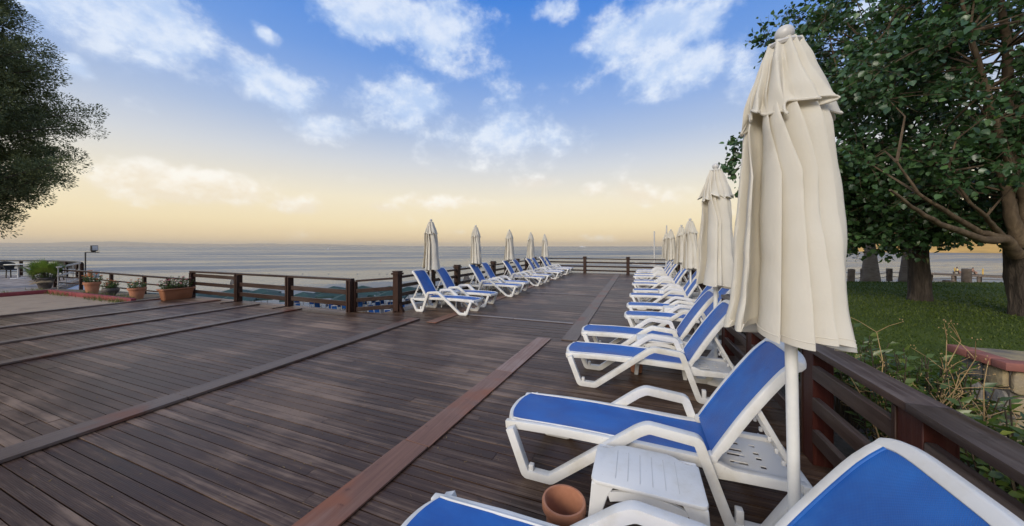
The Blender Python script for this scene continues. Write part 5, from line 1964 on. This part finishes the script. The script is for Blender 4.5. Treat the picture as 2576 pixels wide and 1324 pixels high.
flower_pot((-17.75, 5.42, -.02), .20, .13, .43, M_TERRA, 'tall terracotta pot with orange flowers beside the palm', 1, .38, 46)
flower_pot((-16.45, 5.42, -.02), .19, .10, .28, M_DARKPOT, 'dark round bowl pot with reddish flowers behind the kerb', 2, .32, 44, bowl=True)
flower_pot((-14.85, 5.45, -.02), .205, .135, .36, M_TERRA, 'terracotta pot with orange flowers and grass at its foot', 3, .34, 34)

tg = empty('planter_trough', (-13.55, 5.85, 0))
tag(tg, 'long terracotta coloured planter trough with flowers at the deck corner', 'planter')
def trough_ring(w, l, z, r_=.03):
    return [(w - r_, -l, z), (w, -l + r_, z), (w, l - r_, z), (w - r_, l, z), (-w + r_, l, z), (-w, l - r_, z), (-w, -l + r_, z), (-w + r_, -l, z)]
secs = [trough_ring(.125, .33, 0), trough_ring(.16, .375, .28), trough_ring(.165, .38, .285), trough_ring(.19, .405, .30), trough_ring(.195, .41, .335), trough_ring(.19, .405, .345), trough_ring(.16, .375, .345), trough_ring(.15, .365, .29)]
vs = [p for s_ in secs for p in s_]
fs = [tuple(reversed(range(8)))]
for k in range(len(secs) - 1):
    for j in range(8):
        a, c = k * 8 + j, k * 8 + (j + 1) % 8
        fs.append((a, c, c + 8, a + 8))
MB().add(vs, fs).build('body', M_TROUGH, tg, bevel=.006, seg=1)
MB().box((0, 0, .29), (.29, .72, .02)).build('soil', M_SOIL, tg)
flowers(tg, .17, .40, .42, .30, 90, 7, M_FLOWERP, 26)

# grass tufts round the pots and kerb
tf = []
rg = random.Random(44)
for x, y, w_, n in ((-14.95, 5.22, .5, 260), (-16.4, 5.25, .5, 160), (-17.6, 5.25, .4, 140), (-15.6, 4.93, 1.2, 120), (-18.6, 4.93, .9, 90), (-14.5, 4.92, .5, 90), (-20.4, 5.0, .9, 160), (-20.2, 4.3, .25, 120)):
    for _ in range(n):
        tf.append((x + rg.gauss(0, w_ * .5), y + rg.gauss(0, .06), rg.uniform(.05, .17)))
vs, tn = [], []
for x, y, h in tf:
    a = rg.uniform(0, 6.28)
    lx, ly = rg.gauss(0, .05), rg.gauss(0, .05)
    vs += [(x - math.cos(a) * .007, y - math.sin(a) * .007, -.03), (x + math.cos(a) * .007, y + math.sin(a) * .007, -.03), (x + lx, y + ly, h)]
    tn += [rg.random()] * 3
me = mesh_arrays('weed_grass', np.array(vs), np.arange(len(vs)).reshape(-1, 3), attr=np.array(tn))
tag(link_mesh('weed_grass', me, M_DRYGRASS), 'tufts of weedy grass along the red kerb', 'grass', kind='stuff')

# fan palm in a dark pot
pp = empty('potted_palm', (-21.55, 5.40, -.02))
pp.scale = (.66, .66, .66)
tag(pp, 'fan palm with leafy undergrowth in a big dark pot beside the terrace', 'potted palm')
MB().lathe([(0, 0), (.19, 0), (.23, .1), (.32, .45), (.335, .58), (.36, .60), (.365, .66), (.345, .69), (.31, .68), (.30, .60), (0, .58)], 32).build('pot', M_DARKPOT, pp, smooth=True)
MB().lathe([(0, .62), (.31, .60)], 20).build('soil', M_SOIL, pp)
rg = random.Random(66)
flowers(pp, .55, .55, .62, .58, 130, 9, M_FLOWERO, 8)
def fan_leaf(az, el, ln, sz_, mat, seed):
    r2 = random.Random(seed)
    d = Vector((math.cos(az) * math.cos(el), math.sin(az) * math.cos(el), math.sin(el)))
    s_ = Vector((-math.sin(az), math.cos(az), 0))
    u_ = d.cross(s_)
    hub = Vector((0, 0, .66)) + d * ln
    vs, fs = [], []
    n = 24
    for k in range(n):
        a = R(-120 + 240 * (k + .5) / n)
        dirk = d * math.cos(a) + s_ * math.sin(a) + u_ * .12 * math.cos(a * 2)
        L = sz_ * (.75 + .25 * math.cos(a * .7)) * r2.uniform(.92, 1.06)
        per_ = (-d * math.sin(a) + s_ * math.cos(a))
        w = sz_ * .5 * math.tan(R(5.4))
        mid = hub + dirk * L * .55
        tip = hub + dirk * L + Vector((0, 0, -.10 * sz_))
        b_ = len(vs)
        vs += [hub, mid - per_ * w, mid + per_ * w, tip, mid + u_ * .02]
        fs += [(b_, b_ + 1, b_ + 4), (b_, b_ + 4, b_ + 2), (b_ + 1, b_ + 3, b_ + 4), (b_ + 4, b_ + 3, b_ + 2)]
    me = mesh_arrays('leaf', np.array([tuple(v) for v in vs]), np.array(fs), attr=np.full(len(vs), r2.uniform(.3, 1)))
    o = link_mesh('leaf', me, mat, pp)
    MB().tube([(0, 0, .62), hub], [.014, .010], 5).build('stalk', M_STEM, o)
for k, (az, el, ln, sz_) in enumerate([(-.9, 1.15, .55, .75), (.5, 1.0, .6, .72), (-2.2, 1.05, .6, .72), (2.2, 1.1, .55, .7), (-.3, .65, .65, .66), (-1.6, .7, .6, .66), (3.1, .7, .6, .62), (1.3, .75, .6, .62), (-1.2, 1.4, .62, .72), (-2.9, .5, .55, .6)]):
    fan_leaf(az, el, ln * 1.0, sz_ * .95, M_PALMLEAF, k)
for k, (az, el, ln, sz_) in enumerate([(-.2, -.35, .55, .55), (-2.6, -.3, .6, .5), (-1.2, -.5, .55, .45)]):
    fan_leaf(az, el, ln * .8, sz_ * .6, M_DEADLEAF, 40 + k)

# ------------------------------------------------------------------ beach parasols, chairs, flags
def parasol(loc, rz, h, w, first=None):
    t = empty('beach_parasol', loc, rz)
    tag(t, 'dark green square beach parasol seen below the deck railing', 'parasol', 'green parasols on the beach')
    MB().tube([(0, 0, 0), (0, 0, h)], .025, 8).build('pole', M_GALV, t, smooth=True)
    vs = [(0, 0, h)]
    q = w / 2
    ring = []
    for k in range(4):
        a0, a1 = R(45 + 90 * k), R(45 + 90 * (k + 1))
        for j in range(4):
            u = j / 4
            x = (math.cos(a0) * (1 - u) + math.cos(a1) * u) * q * 1.414
            y = (math.sin(a0) * (1 - u) + math.sin(a1) * u) * q * 1.414
            ring.append((x, y, h - .55 + .05 * math.sin(math.pi * u)))
    mid = [(x * .5, y * .5, h - .25 + (.0 if i % 4 == 0 else -.02)) for i, (x, y, z) in enumerate(ring)]
    skirt = [(x * 1.01, y * 1.01, z - .16) for x, y, z in ring]
    vs += mid + ring
    n = 16
    fs = [(0, 1 + i, 1 + (i + 1) % n) for i in range(n)] + [(1 + i, 17 + i, 17 + (i + 1) % n, 1 + (i + 1) % n) for i in range(n)]
    cn = MB().add(vs, fs).build('canopy', M_GREENCANVAS, t)
    MB().add(ring + skirt, [(i, (i + 1) % n, n + (i + 1) % n, n + i) for i in range(n) if i % 8 != 3]).build('valance', M_GREENCANVAS, cn)
    ed = [tuple(Vector(r_) * 1.0 + Vector((0, 0, .01))) for r_ in ring]
    MB().tube(ed + [ed[0]], .010, 4, False).build('edge_rail', M_GREENCANVAS, cn)
    for k in range(4):
        MB().tube([(0, 0, h - .07), tuple(Vector(mid[k * 4]) - Vector((0, 0, .04))), tuple(Vector(ring[k * 4]) - Vector((0, 0, .03)))], .012, 4).build('rib', M_GALV, cn)
    return t


PAR = [(-35.93, 22.07), (-37.93, 20.72), (-40.6, 18.2), (-37.07, 17.4), (-30.16, 22.31), (-30.5, 26.0), (-28.4, 24.2), (-27.92, 27.4), (-26.0, 25.8), (-25.78, 29.15), (-22.67, 28.46), (-24.9, 22.9), (-22.0, 25.0),
       (-47.34, 14.95), (-43.84, 16.29), (-41.5, 14.2), (-34.0, 18.8), (-33.6, 21.2), (-20.3, 30.2), (-18.6, 26.9), (-16.5, 31.5), (-45.2, 12.2), (-15.2, 27.5)]
proto = None
rg = random.Random(17)
for i, (x, y) in enumerate(PAR):
    if proto is None:
        proto = parasol((x, y, -4.95), 0, 2.3, 2.9)
        o = proto
    else:
        o = copy_tree(proto)
    o.location = (x, y, -4.95 + rg.uniform(-.1, .08))
    o.rotation_euler = (0, 0, R(38 + rg.uniform(-12, 12)))


def beach_chair():
    t = empty('beach_chair')
    tag(t, 'white framed blue beach chair on the gravel below the deck', 'beach chair', 'blue chairs on the beach')
    for s_ in (-1, 1):
        MB().ribbon([(-.25, 0), (-.22, .38), (.25, .36), (.30, 0)], .04, s_ * .27 - .02, s_ * .27 + .02).build('leg_frame', M_WHITE, t)
        MB().beam((-.30, s_ * .27, .58), (.25, s_ * .27, .58), .05, .03).build('armrest', M_WHITE, t)
        MB().beam((.23, s_ * .27, .36), (.23, s_ * .27, .57), .03, .03).build('arm_post', M_WHITE, t)
    Bk = MB()
    for s_ in (-1, 1):
        Bk.beam((-.22, s_ * .25, .36), (-.48, s_ * .24, 1.0), .04, .035)
    Bk.beam((-.48, -.26, 1.0), (-.48, .26, 1.0), .04, .045)
    Bk.build('back_frame', M_WHITE, t)
    MB().box((-.345, 0, .68), (.012, .44, .64), Matrix.Rotation(R(-22), 3, 'Y')).build('back_sling', M_BLUE, t)
    MB().box((.02, 0, .375), (.46, .46, .015)).build('seat_sling', M_BLUE, t)
    return t


CH = [(-33.42, 24.06), (-32.56, 25.2), (-30.36, 24.04), (-29.81, 24.84), (-28.13, 23.78), (-28.61, 25.01), (-27.33, 24.64), (-26.35, 25.58), (-27.2, 27.08), (-27.08, 28.2), (-24.0, 24.57), (-22.9, 24.24), (-25.7, 28.0), (-23.52, 26.67),
      (-23.09, 28.66), (-21.2, 25.8), (-20.4, 28.4), (-19.0, 25.0), (-26.8, 23.0), (-31.3, 22.8), (-22.0, 22.8), (-24.8, 26.3), (-18.0, 29.5), (-20.8, 23.3), (-16.6, 26.4), (-15.4, 29.4)]
proto = None
for i, (x, y) in enumerate(CH):
    if proto is None:
        proto = beach_chair(); o = proto
    else:
        o = copy_tree(proto)
    o.location = (x, y, -4.90)
    o.rotation_euler = (0, 0, R(128 + rg.uniform(-16, 16)))


def flag(loc, rz, h, w, label, glyph):
    t = empty('feather_flag', loc, rz)
    tag(t, label, 'flag', 'feather flags on the beach')
    n = 18
    pole = [(0, 0, h * .8 * k / 8) for k in range(9)] + [(w * .45 * (1 - math.cos(R(90) * k / 8)), 0, h * .8 + h * .2 * math.sin(R(90) * k / 8)) for k in range(1, 9)]
    MB().tube(pole, .02, 6).build('pole', M_METAL, t, smooth=True)
    vs, fs = [], []
    z0 = h * .12
    for k in range(n + 1):
        z = z0 + (h - z0) * k / n
        q = max(0, (z - h * .8) / (h * .2))
        xl = .02 + (w * .45 * (1 - math.sqrt(max(0, 1 - q * q))) if q > 0 else 0)
        xr = w * math.sqrt(max(0.0, 1 - max(0, (z - h * .62) / (h * .385)) ** 2.2)) if z > h * .62 else w * (.8 + .2 * (z - z0) / (h * .62 - z0))
        xr = max(xr, xl + .01)
        vs += [(xl, .015 * math.sin(k * .9), z), (xr, .03 * math.sin(k * .9 + 1), z)]
    for k in range(n):
        fs.append((2 * k, 2 * k + 1, 2 * k + 3, 2 * k + 2))
    c = MB().add(vs, fs).build('cloth', M_FLAG, t, smooth=True)
    md = c.modifiers.new('thick', 'SOLIDIFY'); md.thickness = .01
    for strokes, r_ in glyph:
        mb = MB()
        for s_ in strokes:
            mb.tube([(x, -.045, z) for x, z in s_], r_, 6)
        mb.build('print', M_GOLD, c, smooth=True)
    MB().box((w * .5, 0, .10), (w * .8, .35, .16)).build('base', M_METAL, t)
    return t


def arc(cx, cz, r_, a0, a1, n=12):
    return [(cx + r_ * math.cos(R(a0 + (a1 - a0) * k / n)), cz + r_ * math.sin(R(a0 + (a1 - a0) * k / n))) for k in range(n + 1)]


g1 = [([arc(.36, 2.42, .14, 0, 360), [(.36, 2.34), (.36, 2.50)]], .02), ([arc(.27, 1.93, .10, -200, 40), arc(.47, 1.93, .10, 140, 400)], .02), ([arc(.37, 1.40, .10, 20, 300)], .02)]
f1 = flag((-40.3, 21.7, -4.95), R(31), 3.15, .70, 'dark feather flag with gold print behind the front railing', g1)
MB().box((.42, -.03, .50), (.32, .01, .40)).build('poster', M_PAPER, f1)
g2 = [([arc(.30, 3.62, .16, 150, -30, 8) + arc(.30, 3.36, .12, 60, 250, 8), [(.14, 3.10), (.46, 3.36)]], .028), ([[(.62, 3.22), (.62, 3.78)], [(.54, 3.22), (.70, 3.22)]], .028),
      ([[(.86, 3.50), (.80, 3.58), (.98, 3.26), (1.06, 3.30)], [(.86, 3.50), (1.02, 3.62), (1.02, 3.86)]], .028)]
g2 = [([[(.15 + (x - .14) * .36, 4.2 + (z - 3.1) * .32) for x, z in st_] for st_ in strokes], .013) for strokes, r_ in g2]
flag((-9.98, 17.55, -4.95), R(8), 4.97, .82, 'wide dark feather flag with gold print behind the second umbrella of the left row', g2)

# two slim masts beyond the deck
for x, y, h, lb in ((1.16, 27.2, 2.8, 'slim pale mast standing beyond the far railing'), (2.28, 30.9, 3.45, 'slim pale mast behind the last closed umbrella')):
    o = MB().tube([(0, 0, 0), (0, 0, h + 4.9)], [.065, .05], 8).build('mast', M_FINIAL, None, smooth=True, loc=(x, y, -4.9))
    tag(o, lb, 'mast', 'masts on the beach')
nt_ = empty('net_frame', (1.16, 27.2, -4.9))
tag(nt_, 'thin folded net frame hanging beside the slim mast', 'net')
for a, c in (((-1.6, 0, 5.15), (0, 0, 5.3)), ((-1.6, 0, 5.15), (.8, 0, 5.0)), ((-1.4, 0, 5.32), (.8, 0, 5.0))):
    MB().tube([a, c], .03, 5).build('bar', M_FINIAL, nt_)

# ------------------------------------------------------------------ things on the water
def boat(loc, s, rz, label):
    t = empty('boat', loc, rz)
    tag(t, label, 'boat', 'boats on the sea')
    sec = []
    for u, w, zb in ((-1, .55, .1), (-.5, .8, -.1), (.3, .75, -.12), (.75, .45, .0), (1.15, .03, .28)):
        sec.append([(u * 4 * s, -w * s, .75 * s + .15 * s * max(0, u)), (u * 4 * s, -w * .6 * s, zb * s), (u * 4 * s, w * .6 * s, zb * s), (u * 4 * s, w * s, .75 * s + .15 * s * max(0, u))])
    vs = [p for q in sec for p in q]
    fs = [(3, 2, 1, 0), (16, 17, 18, 19)]
    for k in range(4):
        for j in range(4):
            a, c = k * 4 + j, k * 4 + (j + 1) % 4
            fs.append((a, c, c + 4, a + 4))
    MB().add(vs, fs).build('hull', M_BOATW, t)
    MB().box((-.6 * s, 0, 1.3 * s), (2.6 * s, 1.1 * s, 1.0 * s)).build('cabin', M_BOATW, t, bevel=.1 * s)
    MB().tube([(.2 * s, 0, .8 * s), (.2 * s, 0, 5 * s)], .06 * s, 6).build('mast', M_GALV, t)


boat((-617, 513, SEA_Z), 1.0, R(60), 'tiny white boat with a mast near the horizon')
boat((-475, 3031, SEA_Z), 6.0, R(5), 'distant pale ship on the horizon between the left umbrellas')
BU = [(-161.4, 79.5), (-138.0, 106.8), (-113.1, 121.8), (-78.0, 93.7), (-66.7, 85.7), (-101.8, 48.4), (-90.8, 53.3), (-88.1, 54.3), (-86.4, 55.0), (-78.6, 58.0), (-65.8, 62.9), (-60.2, 64.4), (-58.2, 64.9), (-72.4, 60.3)]
for i, (x, y) in enumerate(BU):
    r_ = .30 if i == 2 else .13
    o = MB().lathe([(0, -.5), (.6, -.35), (1.0, 0), (.8, .5), (.35, .85), (.2, 1.1), (0, 1.15)], 12).build('buoy', M_BUOYR if i == 2 else M_BUOYD, None, smooth=True, loc=(x, y, SEA_Z))
    o.scale = (r_,) * 3
    tag(o, 'red buoy floating off the beach' if i == 2 else 'small dark buoy in a line off the beach', 'buoy', 'red buoy' if i == 2 else 'buoys off the beach')

# fallen leaves and pine litter on the deck
rg = random.Random(91)
vs, tn = [], []
for _ in range(2600):
    if rg.random() < .6:
        x, y = rg.gauss(-1.9, 1.3), rg.gauss(2.2, 1.2)
    else:
        x, y = rg.uniform(-6, 1.3), rg.uniform(.3, 6)
    if not (-9 < x < 1.4 and .2 < y < 8):
        continue
    a = rg.uniform(0, 6.28); L = rg.uniform(.008, .028)
    w = .0012 if rg.random() < .9 else .005
    dx, dy = math.cos(a), math.sin(a)
    vs += [(x - dy * w, y + dx * w, .004), (x + dy * w, y - dx * w, .004), (x + dx * L, y + dy * L, .004 + rg.uniform(.001, .008))]
    tn += [rg.random()] * 3
me = mesh_arrays('leaf_litter', np.array(vs), np.arange(len(vs)).reshape(-1, 3), attr=np.array(tn))
tag(link_mesh('leaf_litter', me, leaf_mat('dry litter', [(0, (.10, .06, .025)), (1, (.28, .19, .09))], .8, 0, (.1, .1, .1), .2)), 'dry needles and leaf litter scattered on the deck', 'litter', kind='stuff')

# ------------------------------------------------------------------ haze over the sea
hz = MB().box((0, 0, 273), (116000, 116000, 560)).build('haze', None)
m, T = new_mat('haze air')
pv_ = T.n('ShaderNodeVolumePrincipled', inp={'Color': (1.0, .91, .77, 1), 'Density': 2.9e-5, 'Anisotropy': 0.85})
T.n('ShaderNodeOutputMaterial', inp={'Volume': pv_.outputs[0]})
hz.data.materials.append(m)
tag(hz, 'warm haze over the sea towards the mountains', 'haze', kind='stuff')
